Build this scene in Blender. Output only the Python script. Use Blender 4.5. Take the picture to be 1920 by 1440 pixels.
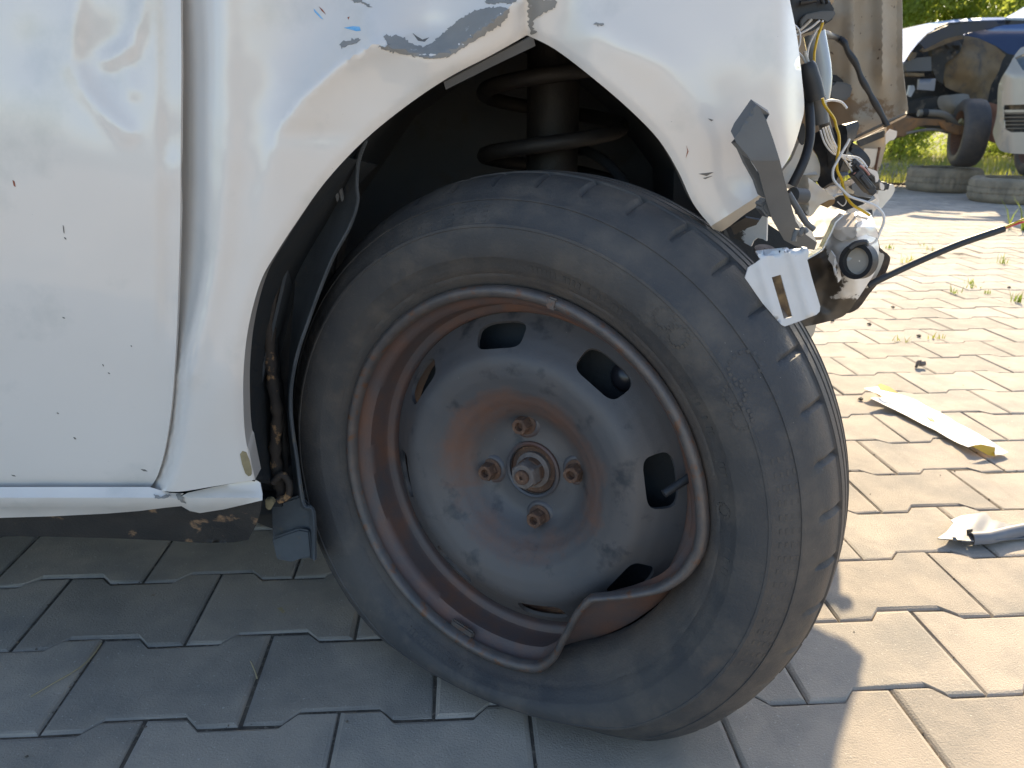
import bpy, bmesh, math, random
from math import sin, cos, pi, radians, hypot, atan2, exp
from mathutils import Vector, Matrix, noise
from mathutils.geometry import delaunay_2d_cdt
random.seed(7)
for o in list(bpy.data.objects): bpy.data.objects.remove(o)
S = bpy.context.scene; C = S.collection

# ------------------------------------------------------------ camera, light
F, PITCH, ROLL, CH = 1460.0, .3286, -.0043, .592        # focal in px of a 1920 wide frame, pitch, roll, camera height
cam = bpy.data.cameras.new('camera'); camo = bpy.data.objects.new('camera', cam); C.objects.link(camo)
cam.sensor_fit = 'HORIZONTAL'; cam.sensor_width = 36; cam.lens = 36*F/1920
cam.clip_start = .01; cam.clip_end = 500
FW = Vector((0, cos(PITCH), -sin(PITCH))); R0 = Vector((1, 0, 0)); D0 = FW.cross(R0)
RI = cos(ROLL)*R0+sin(ROLL)*D0; DN = -sin(ROLL)*R0+cos(ROLL)*D0
EYE = Vector((0, 0, CH))
camo.matrix_world = Matrix(((RI.x, -DN.x, -FW.x, 0), (RI.y, -DN.y, -FW.y, 0), (RI.z, -DN.z, -FW.z, CH), (0, 0, 0, 1)))
cam.dof.use_dof = True; cam.dof.focus_distance = .72; cam.dof.aperture_fstop = 16
S.camera = camo

SUN_AZ, SUN_EL = radians(23.0), radians(31.0)             # azimuth to the right of straight ahead
SD = Vector((sin(SUN_AZ)*cos(SUN_EL), cos(SUN_AZ)*cos(SUN_EL), sin(SUN_EL)))
w = bpy.data.worlds.new('World'); S.world = w; w.use_nodes = True
nt = w.node_tree; nt.nodes.clear()
sky = nt.nodes.new('ShaderNodeTexSky'); sky.sky_type = 'NISHITA'; sky.sun_disc = False
sky.sun_elevation = SUN_EL; sky.sun_rotation = SUN_AZ; sky.air_density = 1.0; sky.dust_density = 1.2; sky.ozone_density = 1.0
bg = nt.nodes.new('ShaderNodeBackground'); bg.inputs['Strength'].default_value = .14
wo = nt.nodes.new('ShaderNodeOutputWorld')
nt.links.new(sky.outputs[0], bg.inputs[0]); nt.links.new(bg.outputs[0], wo.inputs[0])
sl = bpy.data.lights.new('sun', 'SUN'); sl.energy = 4.8; sl.angle = radians(.5); sl.color = (1, .82, .55)
so = bpy.data.objects.new('sun', sl); C.objects.link(so)
so.rotation_euler = (-SD).to_track_quat('-Z', 'Y').to_euler()
S.view_settings.view_transform = 'Standard'; S.view_settings.look = 'None'
S.view_settings.exposure = 1.12; S.view_settings.gamma = 1; S.view_settings.use_curve_mapping = False

# ------------------------------------------------------------ helpers
def ray(px, py): return (RI*((px-960)/F)+DN*((py-720)/F)+FW)
def P(px, py, Y): d = ray(px, py); return EYE+d*(Y/d.y)          # the point at distance Y seen at a pixel of the photograph
def G(px, py, z=0): d = ray(px, py); return EYE+d*((z-CH)/d.z)   # the point on the level z seen there
def nz(x, y, z=0): return noise.noise(Vector((x, y, z)))

def tag(o, label=None, cat=None, group=None, kind=None):
    if label: o['label'] = label
    if cat: o['category'] = cat
    if group: o['group'] = group
    if kind: o['kind'] = kind
    return o
def link(o, parent=None):
    C.objects.link(o)
    if parent is not None:
        o.parent = parent; o.matrix_parent_inverse = WM[parent.name].inverted()
    WM[o.name] = o.matrix_basis.copy() if True else None
    return o
WM = {}
def obj(name, me, mat, parent=None, mw=None):
    o = bpy.data.objects.new(name, me)
    if mat is not None and not me.materials: me.materials.append(mat)
    if mw is not None: o.matrix_basis = mw
    return link(o, parent)
def empty(name, loc, rz=0):
    o = bpy.data.objects.new(name, None); o.empty_display_size = .1
    o.matrix_basis = Matrix.Translation(loc)@Matrix.Rotation(rz, 4, 'Z')
    return link(o)
def thing(name, loc, label, cat, group=None, rz=0): return tag(empty(name, loc, rz), label, cat, group)
def mesh(name, vs, fs, sharp=40, smooth=True):
    me = bpy.data.meshes.new(name); me.from_pydata([tuple(v) for v in vs], [], fs); me.update()
    if smooth:
        me.polygons.foreach_set('use_smooth', [True]*len(me.polygons)); me.set_sharp_from_angle(angle=radians(sharp))
    return me
def bm_mesh(name, bm, sharp=40, smooth=True):
    me = bpy.data.meshes.new(name); bmesh.ops.recalc_face_normals(bm, faces=bm.faces[:]); bm.to_mesh(me); bm.free()
    if smooth:
        me.polygons.foreach_set('use_smooth', [True]*len(me.polygons)); me.set_sharp_from_angle(angle=radians(sharp))
    return me
def crom(pts, n=6, closed=False):
    out = []; N = len(pts)
    rng = range(N if closed else N-1)
    for i in rng:
        g = lambda k: pts[k % N] if closed else pts[max(0, min(N-1, k))]
        p0, p1, p2, p3 = g(i-1), g(i), g(i+1), g(i+2)
        for j in range(n):
            t = j/n
            out.append(tuple(.5*((2*b)+(c-a)*t+(2*a-5*b+4*c-d)*t*t+(-a+3*b-3*c+d)*t**3) for a, b, c, d in zip(p0, p1, p2, p3)))
    if not closed: out.append(tuple(pts[-1]))
    return out
def inside(x, y, poly):
    c = False; j = len(poly)-1
    for i in range(len(poly)):
        xi, yi = poly[i][0], poly[i][1]; xj, yj = poly[j][0], poly[j][1]
        if (yi > y) != (yj > y) and x < (xj-xi)*(y-yi)/(yj-yi)+xi: c = not c
        j = i
    return c
def segd(x, y, poly, closed=True):
    m = 1e9; N = len(poly)
    for i in range(N if closed else N-1):
        ax, ay = poly[i][:2]; bx, by = poly[(i+1) % N][:2]
        dx, dy = bx-ax, by-ay; L = dx*dx+dy*dy
        t = 0 if L == 0 else max(0, min(1, ((x-ax)*dx+(y-ay)*dy)/L))
        m = min(m, hypot(x-ax-t*dx, y-ay-t*dy))
    return m
def dens(pts, step, closed=True):
    out = []; N = len(pts)
    for i in range(N if closed else N-1):
        a, b = pts[i], pts[(i+1) % N]; n = max(1, int(hypot(b[0]-a[0], b[1]-a[1])/step))
        out += [(a[0]+(b[0]-a[0])*k/n, a[1]+(b[1]-a[1])*k/n) for k in range(n)]
    if not closed: out.append(pts[-1])
    return out
def tri2d(outline, holes, step):
    """triangulate an outline with holes and inner grid points -> verts, tris"""
    vs = []; es = []
    for loop in [outline]+list(holes):
        b = len(vs); vs += [Vector(p[:2]) for p in loop]; n = len(loop)
        es += [(b+i, b+(i+1) % n) for i in range(n)]
    x0 = min(p[0] for p in outline); x1 = max(p[0] for p in outline); y0 = min(p[1] for p in outline); y1 = max(p[1] for p in outline)
    loops = [outline]+list(holes); y = y0+step*.5; k = 0
    while y < y1:
        x = x0+step*(.5 if k % 2 else .25)
        while x < x1:
            if inside(x, y, outline) and not any(inside(x, y, h) for h in holes):
                if min(segd(x, y, l) for l in loops) > step*.45: vs.append(Vector((x, y)))
            x += step
        y += step*.87; k += 1
    ov, oe, of, *_ = delaunay_2d_cdt(vs, es, [], 0, 1e-5)
    tris = []
    for t in of:
        cx = sum(ov[i].x for i in t)/3; cy = sum(ov[i].y for i in t)/3
        if inside(cx, cy, outline) and not any(inside(cx, cy, h) for h in holes): tris.append(tuple(t))
    return [(v.x, v.y) for v in ov], tris
def thicken(vs, tris, th, away):
    """give a sheet a back and an edge; 'away' is the rough direction the back faces"""
    n = len(vs); nor = [Vector() for _ in vs]; T = []
    for a, b, c in tris:
        m = (vs[b]-vs[a]).cross(vs[c]-vs[a])
        if m.dot(away) > 0: b, c = c, b; m = -m
        T.append((a, b, c))
        for i in (a, b, c): nor[i] += m
    V = list(vs)+[v-(nn.normalized() if nn.length > 0 else -away)*th for v, nn in zip(vs, nor)]
    cnt = {}
    for a, b, c in T:
        for e in ((a, b), (b, c), (c, a)): cnt[e] = 1
    Fc = list(T)+[(a+n, c+n, b+n) for a, b, c in T]
    for (a, b) in cnt:
        if (b, a) not in cnt: Fc.append((b, a, a+n, b+n))
    return V, Fc
def panel(name, pts, Y, mat, parent, step=12, smooth=0, th=.0012, holes=(), attr=None, sharp=40, edge=None, jag=0):
    """sheet whose outline is given as seen in the photograph, lying at the distance Y (a number or a function)"""
    if smooth: pts = crom(pts, smooth, True)
    pts = dens(pts, edge or step)
    if jag: pts = [(x+jag*nz(x*.31, y*.31, 1)*2, y+jag*nz(x*.31, y*.31, 7)*2) for x, y in pts]
    hs = [dens(h, edge or step) for h in holes]
    v2, tr = tri2d(pts, hs, step)
    Yf = Y if callable(Y) else (lambda a, b: Y)
    vs = [P(x, y, Yf(x, y)) for x, y in v2]
    V, Fc = thicken(vs, tr, th, Vector((0, 1, 0)))
    me = mesh(name, V, Fc, sharp)
    if attr:
        a = me.attributes.new('wear', 'FLOAT', 'POINT'); val = [attr(x, y) for x, y in v2]
        a.data.foreach_set('value', val+val)
    return obj(name, me, mat, parent)
def prism(name, pts, Y, th, mat, parent, bev=.002):
    bm = bmesh.new(); Yf = Y if callable(Y) else (lambda a, b: Y)
    f = [bm.verts.new(P(x, y, Yf(x, y))) for x, y in pts]; b = [bm.verts.new(v.co+Vector((0, th, 0))) for v in f]
    n = len(f); bm.faces.new(f); bm.faces.new(b[::-1])
    for i in range(n): bm.faces.new((f[i], f[(i+1) % n], b[(i+1) % n], b[i]))
    if bev: bmesh.ops.bevel(bm, geom=bm.edges[:], offset=bev, segments=2, affect='EDGES', clamp_overlap=True)
    return obj(name, bm_mesh(name, bm, 35), mat, parent)
def loft(name, rows, mat, parent, closed=False, sharp=50, th=0, away=Vector((0, 1, 0))):
    n = len(rows[0]); vs = [Vector(p) for r in rows for p in r]; fs = []
    for i in range(len(rows)-1):
        for j in range(n if closed else n-1):
            a, b = i*n+j, i*n+(j+1) % n; fs.append((a, b, b+n, a+n))
    if th:
        T = [t for (a, b, c, d) in fs for t in ((a, b, c), (a, c, d))]
        vs, fs = thicken(vs, T, th, away)
    return obj(name, mesh(name, vs, fs, sharp), mat, parent)
def tube_vf(pts, r, n=8, smooth=4):
    pts = [Vector(p) for p in pts]
    if smooth: pts = [Vector(p) for p in crom([tuple(p) for p in pts], smooth)]
    vs = []; fs = []; N = len(pts); up = Vector((.3, .9, .2))
    rf = r if callable(r) else (lambda t: r)
    for i, p in enumerate(pts):
        t = (pts[min(N-1, i+1)]-pts[max(0, i-1)]).normalized()
        a = t.cross(up).normalized(); b = t.cross(a)
        for k in range(n):
            th = 2*pi*k/n; vs.append(p+(a*cos(th)+b*sin(th))*rf(i/(N-1)))
    for i in range(N-1):
        for k in range(n):
            a, b = i*n+k, i*n+(k+1) % n; fs.append((a, b, b+n, a+n))
    fs += [tuple(range(n))[::-1], tuple(range((N-1)*n, N*n))]
    return vs, fs
def tube(name, pts, r, mat, parent, n=8, smooth=4):
    vs, fs = tube_vf(pts, r, n, smooth); return obj(name, mesh(name, vs, fs, 60), mat, parent)
def ptube(name, px, Y, r, mat, parent, n=8, smooth=4):
    """tube whose centre line is given as seen in the photograph; px items (x, y[, Y])"""
    return tube(name, [P(q[0], q[1], q[2] if len(q) > 2 else Y) for q in px], r, mat, parent, n, smooth)
def lathe_vf(prof, n, closed=False):
    vs = []; fs = []; m = len(prof)
    for k in range(n):
        t = 2*pi*k/n
        vs += [Vector((r*cos(t), d, r*sin(t))) for r, d in prof]
    for k in range(n):
        for i in range(m if closed else m-1):
            a = k*m+i; b = k*m+(i+1) % m; c = ((k+1) % n)*m+(i+1) % m; d = ((k+1) % n)*m+i
            fs.append((a, b, c, d))
    return vs, fs
def box_bm(bm, lo, hi, M=None):
    v = [bm.verts.new((M or Matrix())@Vector((x, y, z))) for x in (lo[0], hi[0]) for y in (lo[1], hi[1]) for z in (lo[2], hi[2])]
    for f in ((0, 1, 3, 2), (4, 6, 7, 5), (0, 4, 5, 1), (2, 3, 7, 6), (0, 2, 6, 4), (1, 5, 7, 3)): bm.faces.new([v[i] for i in f])
    return v

# ------------------------------------------------------------ materials
def mat(name, c1, c2=None, rough=.5, metal=0, scale=20, bump=0, bscale=200, coat=0, spec=.5, c3=None, c3at=.62, c3scale=60, var=0,
        speck=None, wear_tint=None, trans=None, detail=6, rvar=0, c3soft=.06, aniso=None):
    """c1..c2 broad mottling, c3 sharper patches (rust, dirt), speck tiny dots, wear colour where the 'wear' attribute is high"""
    m = bpy.data.materials.new(name); m.use_nodes = True; t = m.node_tree; L = t.links
    b = t.nodes['Principled BSDF']
    def N(ty, **k):
        n = t.nodes.new(ty)
        for a, v in k.items(): setattr(n, a, v)
        return n
    tc = N('ShaderNodeTexCoord'); src = tc.outputs['Object']
    if var:
        oi = N('ShaderNodeObjectInfo'); ad = N('ShaderNodeVectorMath', operation='ADD'); sc = N('ShaderNodeMath', operation='MULTIPLY'); sc.inputs[1].default_value = 37
        L.new(oi.outputs['Random'], sc.inputs[0]); L.new(src, ad.inputs[0]); L.new(sc.outputs[0], ad.inputs[1]); src = ad.outputs[0]
    if aniso:
        mp = N('ShaderNodeMapping'); mp.inputs['Scale'].default_value = aniso; L.new(src, mp.inputs[0]); src = mp.outputs[0]
    def nzn(s, d=detail, r=.55):
        n = N('ShaderNodeTexNoise'); n.inputs['Scale'].default_value = s; n.inputs['Detail'].default_value = d; n.inputs['Roughness'].default_value = r
        L.new(src, n.inputs['Vector']); return n
    def ramp(fac, a, z):
        r = N('ShaderNodeMapRange'); r.inputs[1].default_value = a; r.inputs[2].default_value = z; L.new(fac, r.inputs[0]); return r.outputs[0]
    def mix(fac, a, bcol):
        x = N('ShaderNodeMix', data_type='RGBA'); 
        if hasattr(fac, 'default_value') or not isinstance(fac, float): L.new(fac, x.inputs[0])
        else: x.inputs[0].default_value = fac
        for s, v in ((x.inputs[6], a), (x.inputs[7], bcol)):
            if isinstance(v, tuple): s.default_value = (*v, 1)
            else: L.new(v, s)
        return x.outputs[2]
    col = c1
    if c2: col = mix(ramp(nzn(scale).outputs[0], .32, .68), c1, c2)
    if c3: col = mix(ramp(nzn(c3scale, 8, .6).outputs[0], c3at-c3soft, c3at+c3soft), col, c3)
    if speck:
        sc_, at_, cc = speck
        vo = nzn(sc_, 2, .5); col = mix(ramp(vo.outputs[0], at_, at_+.03), col, cc)
    if wear_tint:
        ws = wear_tint[2] if len(wear_tint) > 2 else .04
        at = N('ShaderNodeAttribute'); at.attribute_name = 'wear'
        n = nzn(wear_tint[1], 9, .75); a = N('ShaderNodeMath', operation='ADD'); L.new(at.outputs['Fac'], a.inputs[0]); L.new(n.outputs[0], a.inputs[1])
        col = mix(ramp(a.outputs[0], 1-ws, 1+ws), col, wear_tint[0])
        rr = N('ShaderNodeMapRange'); rr.inputs[1].default_value = 1-ws; rr.inputs[2].default_value = 1+ws; rr.inputs[3].default_value = rough; rr.inputs[4].default_value = max(rough, .7)
        L.new(a.outputs[0], rr.inputs[0]); L.new(rr.outputs[0], b.inputs['Roughness'])
    if var:
        hs = N('ShaderNodeHueSaturation'); mr = N('ShaderNodeMapRange'); mr.inputs[3].default_value = 1-var; mr.inputs[4].default_value = 1+var
        L.new(oi.outputs['Random'], mr.inputs[0]); L.new(mr.outputs[0], hs.inputs['Value'])
        if isinstance(col, tuple): hs.inputs['Color'].default_value = (*col, 1)
        else: L.new(col, hs.inputs['Color'])
        col = hs.outputs[0]
    if isinstance(col, tuple): b.inputs['Base Color'].default_value = (*col, 1)
    else: L.new(col, b.inputs['Base Color'])
    if not wear_tint:
        if rvar:
            r = N('ShaderNodeMapRange'); r.inputs[1].default_value = .3; r.inputs[2].default_value = .7; r.inputs[3].default_value = rough-rvar; r.inputs[4].default_value = rough+rvar
            L.new(nzn(scale*1.7).outputs[0], r.inputs[0]); L.new(r.outputs[0], b.inputs['Roughness'])
        else: b.inputs['Roughness'].default_value = rough
    b.inputs['Metallic'].default_value = metal; b.inputs['Coat Weight'].default_value = coat; b.inputs['Coat Roughness'].default_value = .06
    b.inputs['Specular IOR Level'].default_value = spec
    if bump:
        bp = N('ShaderNodeBump'); bp.inputs['Strength'].default_value = bump; bp.inputs['Distance'].default_value = .002
        L.new(nzn(bscale, 8, .65).outputs[0], bp.inputs['Height']); L.new(bp.outputs[0], b.inputs['Normal'])
    if trans:
        tr = N('ShaderNodeBsdfTranslucent'); mx = N('ShaderNodeMixShader'); mx.inputs[0].default_value = trans[1]
        tr.inputs[0].default_value = (*trans[0], 1); out = t.nodes['Material Output']
        L.new(b.outputs[0], mx.inputs[1]); L.new(tr.outputs[0], mx.inputs[2]); L.new(mx.outputs[0], out.inputs[0])
    return m
M = {}
M['paint'] = mat('white_paint', (.76, .70, .64), (.73, .672, .612), rough=.28, scale=5, coat=.9, speck=(420, .80, (.12, .11, .10)), c3=(.60, .57, .52), c3at=.68, c3scale=14, c3soft=.12)
M['paint_wear'] = mat('white_paint_worn', (.74, .74, .73), (.62, .61, .59), rough=.4, scale=14, coat=.3, wear_tint=((.085, .072, .058), 160), speck=(300, .76, (.1, .09, .08)))
M['primer'] = mat('grey_primer', (.29, .275, .255), (.24, .23, .215), rough=.6, scale=40, c3=(.5, .5, .49), c3at=.7, c3scale=120)
M['filler'] = mat('ochre_filler', (.34, .28, .16), (.26, .21, .12), rough=.8, scale=120)
M['rubber'] = mat('tyre_rubber', (.052, .050, .050), (.078, .068, .060), rough=.62, scale=14, bump=.35, bscale=420, c3=(.105, .086, .066), c3at=.66, c3scale=34, c3soft=.12, speck=(600, .79, (.25, .22, .18)))
M['tyre'] = mat('tyre_rubber_dusty', (.046, .046, .049), (.074, .067, .062), rough=.66, scale=11, bump=.45, bscale=380, c3=(.115, .098, .082), c3at=.62, c3scale=30, c3soft=.16, speck=(520, .765, (.27, .24, .20)), wear_tint=((.125, .094, .072), 26, .3))
M['steel'] = mat('dark_painted_steel', (.070, .076, .088), (.090, .066, .060), rough=.46, scale=13, bump=.15, bscale=500, c3=(.115, .052, .033), c3at=.60, c3scale=13, c3soft=.1, spec=.6, speck=(520, .78, (.3, .27, .23)), rvar=.1)
M['disc'] = mat('wheel_disc_paint', (.078, .078, .083), (.100, .086, .080), rough=.55, scale=14, bump=.12, bscale=500, spec=.6, speck=(520, .77, (.3, .27, .23)), wear_tint=((.150, .080, .056), 22, .16), c3=(.030, .032, .037), c3at=.63, c3scale=30)
M['steel_rim'] = mat('rusty_rim_steel', (.105, .066, .056), (.075, .068, .070), rough=.52, scale=18, bump=.2, bscale=420, c3=(.15, .075, .05), c3at=.54, c3scale=20, c3soft=.1, speck=(520, .79, (.3, .27, .23)))
M['lip'] = mat('worn_rim_edge', (.15, .12, .105), (.09, .085, .085), rough=.42, metal=.3, scale=60, bump=.3, bscale=600, c3=(.17, .085, .05), c3at=.6, c3scale=90)
M['rust'] = mat('rusty_iron', (.15, .078, .046), (.085, .052, .038), rough=.8, scale=90, bump=.6, bscale=700, c3=(.26, .15, .09), c3at=.62, c3scale=200)
M['nutgrey'] = mat('pitted_nut', (.22, .19, .175), (.15, .12, .105), rough=.6, metal=.3, scale=120, bump=.6, bscale=900)
M['black'] = mat('dusty_black_plastic', (.022, .024, .028), (.035, .037, .041), rough=.5, scale=30, bump=.15, bscale=300, c3=(.06, .055, .048), c3at=.68, c3scale=50)
M['blackdull'] = mat('black_underseal', (.032, .038, .044), (.045, .045, .045), rough=.8, scale=35, bump=.5, bscale=160, spec=.25, c3=(.06, .045, .03), c3at=.72, c3scale=40)
M['housing'] = mat('dusty_wheel_housing', (.055, .066, .078), (.07, .075, .08), rough=.75, scale=18, bump=.3, bscale=200, c3=(.06, .06, .06), c3at=.62, c3scale=26)  # blue-grey base lightened to imitate flare haze over the arch
M['void'] = mat('black_tar', (.012, .012, .014), (.03, .026, .022), rough=.6, scale=30, bump=.5, bscale=120)  # near-black colour paints the deep shade inside the arch
M['rustseam'] = mat('rust_streaked_seam', (.03, .026, .024), (.06, .045, .035), rough=.8, scale=30, bump=.6, bscale=200, c3=(.42, .24, .11), c3at=.60, c3scale=55, c3soft=.04)
M['liner'] = mat('felt_wheel_liner', (.085, .095, .105), (.055, .061, .068), rough=.7, scale=24, bump=.3, bscale=500, c3=(.1, .09, .075), c3at=.68, c3scale=60)
M['grey'] = mat('grey_plastic', (.125, .128, .13), (.105, .107, .11), rough=.55, scale=30, bump=.1, bscale=700, c3=(.14, .135, .125), c3at=.72, c3scale=80)
M['sillrust'] = mat('dirty_underseal_with_rust', (.026, .025, .025), (.050, .043, .037), rough=.8, scale=22, bump=.8, bscale=300, c3=(.30, .18, .10), c3at=.62, c3scale=42, c3soft=.04)  # rust and dirt, with the base darkened for deep shade under the sill
M['mud'] = mat('muddy_panel_inside', (.30, .245, .18), (.22, .17, .115), rough=.7, scale=12, c3=(.13, .085, .05), c3at=.58, c3scale=22, c3soft=.12, speck=(170, .70, (.07, .05, .035)), bump=.2, bscale=200)
M['cream'] = mat('cream_plastic', (.62, .58, .51), (.52, .47, .40), rough=.5, scale=16, c3=(.33, .25, .16), c3at=.7, c3scale=26)
M['whitewire'] = mat('white_wire', (.70, .69, .68), rough=.45)
M['yellowwire'] = mat('yellow_wire', (.62, .40, .02), rough=.45)
M['redwire'] = mat('red_wire', (.55, .05, .05), rough=.45)
M['pink'] = mat('pale_red_wire', (.55, .27, .22), rough=.5)
M['clear'] = mat('milky_plastic', (.42, .46, .5), (.34, .38, .42), rough=.18, scale=12, coat=.5)
M['paver'] = mat('concrete_paver', (.44, .375, .305), (.36, .315, .262), rough=.85, scale=14, bump=.75, bscale=420, var=.13, c3=(.25, .235, .21), c3at=.60, c3scale=7, c3soft=.16, speck=(330, .70, (.56, .51, .44)))
M['sand'] = mat('joint_dirt', (.15, .12, .09), (.06, .05, .04), rough=1, scale=60, bump=1, bscale=300, c3=(.26, .215, .16), c3at=.62, c3scale=200)

# ------------------------------------------------------------ ground
def sheet(name, x0, x1, y0, y1, z, m, nx=1, ny=1, fn=None):
    vs = [Vector((x0+(x1-x0)*i/nx, y0+(y1-y0)*j/ny, z+(fn(x0+(x1-x0)*i/nx, y0+(y1-y0)*j/ny) if fn else 0))) for j in range(ny+1) for i in range(nx+1)]
    fs = [(j*(nx+1)+i, j*(nx+1)+i+1, (j+1)*(nx+1)+i+1, (j+1)*(nx+1)+i) for j in range(ny) for i in range(nx)]
    return tag(obj(name, mesh(name, vs, fs), m), kind='structure')
M['soil'] = mat('dry_soil', (.24, .20, .14), (.17, .15, .095), rough=1, scale=1.2, bump=1, bscale=40, c3=(.11, .14, .05), c3at=.55, c3scale=2)
sheet('ground', -150, 150, -60, 250, -.034, M['soil'])
PY1 = 7.75                                                   # far edge of the paving
sheet('joint_bed', -8, 11, -9, PY1+.03, -.0036, M['sand'])
paving = tag(empty('paving', (0, 0, 0)), kind='structure')
YAW, U0, V0, PP = .0635, -.4382, .669, .1372
def lattice(u, v):                                           # paver rows run 3.6 degrees off the picture's width
    return Vector((u*cos(YAW)-v*sin(YAW), u*sin(YAW)+v*cos(YAW), 0))
def paver_mesh(seed):
    rnd = random.Random(seed); k = .0088
    def outl(ins):
        a, b, s0, s1 = .1-ins, PP/2+k-ins, .042-ins*.4, .058-ins*.4
        c = PP/2-k-ins
        return [(-a, -b), (-s1, -b), (-s0, -c), (s0, -c), (s1, -b), (a, -b), (a, b), (s1, b), (s0, c), (-s0, c), (-s1, b), (-a, b)]
    rings = [(outl(.0009), -.03), (outl(.0009), -.0034), (outl(.0029), -.0010), (outl(.0064), 0)]
    vs = []; fs = []
    for o, z in rings: vs += [Vector((x+rnd.uniform(-.0006, .0006), y+rnd.uniform(-.0006, .0006), z+(rnd.uniform(-.0006, .0004) if z > -.02 else 0))) for x, y in o]
    n = 12
    for r in range(3):
        for i in range(n): fs.append((r*n+i, r*n+(i+1) % n, (r+1)*n+(i+1) % n, (r+1)*n+i))
    t = 3*n
    for q in ((0, 1, 10, 11), (1, 2, 9, 10), (2, 3, 8, 9), (3, 4, 7, 8), (4, 5, 6, 7)): fs.append(tuple(t+i for i in q))
    me = mesh('paver', vs, fs, 60, smooth=False); me.materials.append(M['paver']); return me
pmeshes = [paver_mesh(i) for i in range(6)]
cands = []; rest = []
for r in range(-60, 58):
    for i in range(-45, 60):
        u = U0+.2*(i+(.5 if r % 2 == 0 else 0)); v = V0+PP*(r+.5)
        c = lattice(u, v)
        if c.y > PY1 or c.y < -7 or c.x < -6 or c.x > 10: continue
        d = c-EYE; z = d.dot(FW)
        vis = False
        if z > .2:
            px = 960+F*d.dot(RI)/z; py = 720+F*d.dot(DN)/z
            vis = -150 < px < 2080 and 250 < py < 1560 and not (px < 1480 and py < 980) and not (px < 1600 and py < 640)
        (cands if vis else rest).append((c, d.length))
cands.sort(key=lambda q: q[1])
def pmat(c):
    q = random.random
    return Matrix.Translation((c.x, c.y, -.001+.0016*(q()-.5)+.003*nz(c.x*1.3, c.y*1.3)))@Matrix.Rotation(YAW+(q()-.5)*.012, 4, 'Z')@Matrix.Rotation((q()-.5)*.009, 4, 'X')@Matrix.Rotation((q()-.5)*.007, 4, 'Y')
for c, _ in cands[:298]:
    obj('paver', random.choice(pmeshes), None, paving, pmat(c))
bmv = []; bmf = []
base = [[v.co.copy() for v in m.vertices] for m in pmeshes]; bfaces = [tuple(p.vertices) for p in pmeshes[0].polygons]
for c, _ in cands[298:]+rest:
    m = pmat(c); b = len(bmv); bmv += [m@v for v in random.choice(base)]; bmf += [tuple(b+i for i in f) for f in bfaces]
tag(obj('distant_pavers', mesh('distant_pavers', bmv, bmf, smooth=False), M['paver'], paving), kind='stuff')
# ------------------------------------------------------------ the crashed white car
car = thing('crashed_car', (-.6, 1.5, 0), 'white crashed car in the foreground with its front wing crumpled and front wheel bent', 'car')
def gz(px, py, x, y, sx, sy): return exp(-((px-x)/sx)**2-((py-y)/sy)**2)
def ridge(px, py, line, wd): d = segd(px, py, line, False); return exp(-(d/wd)**2)
def sstep(a, b, x): t = max(0, min(1, (x-a)/(b-a))); return t*t*(3-2*t)
# door
DE = [(342, -420), (340, -120), (339, 0), (340, 120), (339, 240), (338, 400), (335, 520), (330, 650), (322, 760), (310, 840), (296, 890), (282, 914)]
cr1 = [(150, -40), (138, 60), (136, 120), (160, 170), (200, 215), (240, 250)]
cr2 = [(272, -20), (258, 50), (240, 90), (205, 112)]; cr3 = [(240, 90), (236, 130), (250, 170)]
def Ydoor(px, py):
    y = .684+.030*((py-330)/620.)**2*(1 if py > 330 else .6)
    y -= .0026*ridge(px, py, cr1, 16)+.0030*ridge(px, py, cr2, 15)+.0018*ridge(px, py, cr3, 13)
    y += .006*gz(px, py, 190, 110, 60, 90)+.002*gz(px, py, 60, 90, 35, 60)
    y += .0016*sin((py-200)/26.)*gz(px, py, 322, 330, 22, 90)
    y += .0012*nz(px/170., py/170., 3)
    y += .004*sstep(296, 306, px)*sstep(700, 560, py)
    return y
panel('door', [(-1500, 914), (-1500, -420)]+crom(DE, 5), Ydoor, M['paint'], car, step=13, th=.004, edge=8)
# front wing
ARCH = [(476, 900), (468, 862), (459, 810), (456, 745), (457, 690), (463, 630), (475, 572), (492, 520), (516, 478), (551, 424), (610, 341), (682, 264), (760, 200), (840, 146), (920, 104), (988, 66)]
ARCH2 = [(988, 66), (1040, 92), (1110, 145), (1180, 205), (1235, 262), (1272, 322), (1300, 382), (1333, 424)]
FR = [(1333, 424), (1380, 394), (1428, 362), (1450, 335), (1474, 305), (1489, 275), (1502, 232), (1508, 200), (1503, 140), (1494, 66), (1481, 0), (1470, -60), (1440, -200), (1380, -320), (1200, -420)]
DG = [(332, -420), (330, -120), (329, 0), (330, 200), (328, 400), (325, 520), (321, 650), (314, 760), (302, 840), (289, 888), (276, 912), (290, 918), (335, 922), (400, 912), (476, 900)]
arch_full = crom(ARCH, 5)[:-1]+crom(ARCH2, 5)
crease = [(470, 470), (496, 340), (520, 250), (565, 185), (640, 118), (700, 84), (760, 92), (800, 106), (850, 92), (905, 52), (950, 20), (1000, -30), (1080, -80)]
gut = [(380, -420), (380, 0), (384, 200), (384, 420), (366, 560), (348, 680)]
fold = [(989, 66), (988, 20), (984, -60), (975, -160)]
def below(px, py):                                    # signed: positive on the wheel-arch side of the crease
    best = None; m = 1e9
    for i in range(len(crease)-1):
        (ax, ay), (bx, by) = crease[i], crease[i+1]; dx, dy = bx-ax, by-ay; L = dx*dx+dy*dy
        t = max(0, min(1, ((px-ax)*dx+(py-ay)*dy)/L)); d = hypot(px-ax-t*dx, py-ay-t*dy)
        if d < m: m = d; best = dx*(py-ay)-dy*(px-ax)
    return m if best > 0 else -m
DEC = crom(DE, 6)
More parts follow.
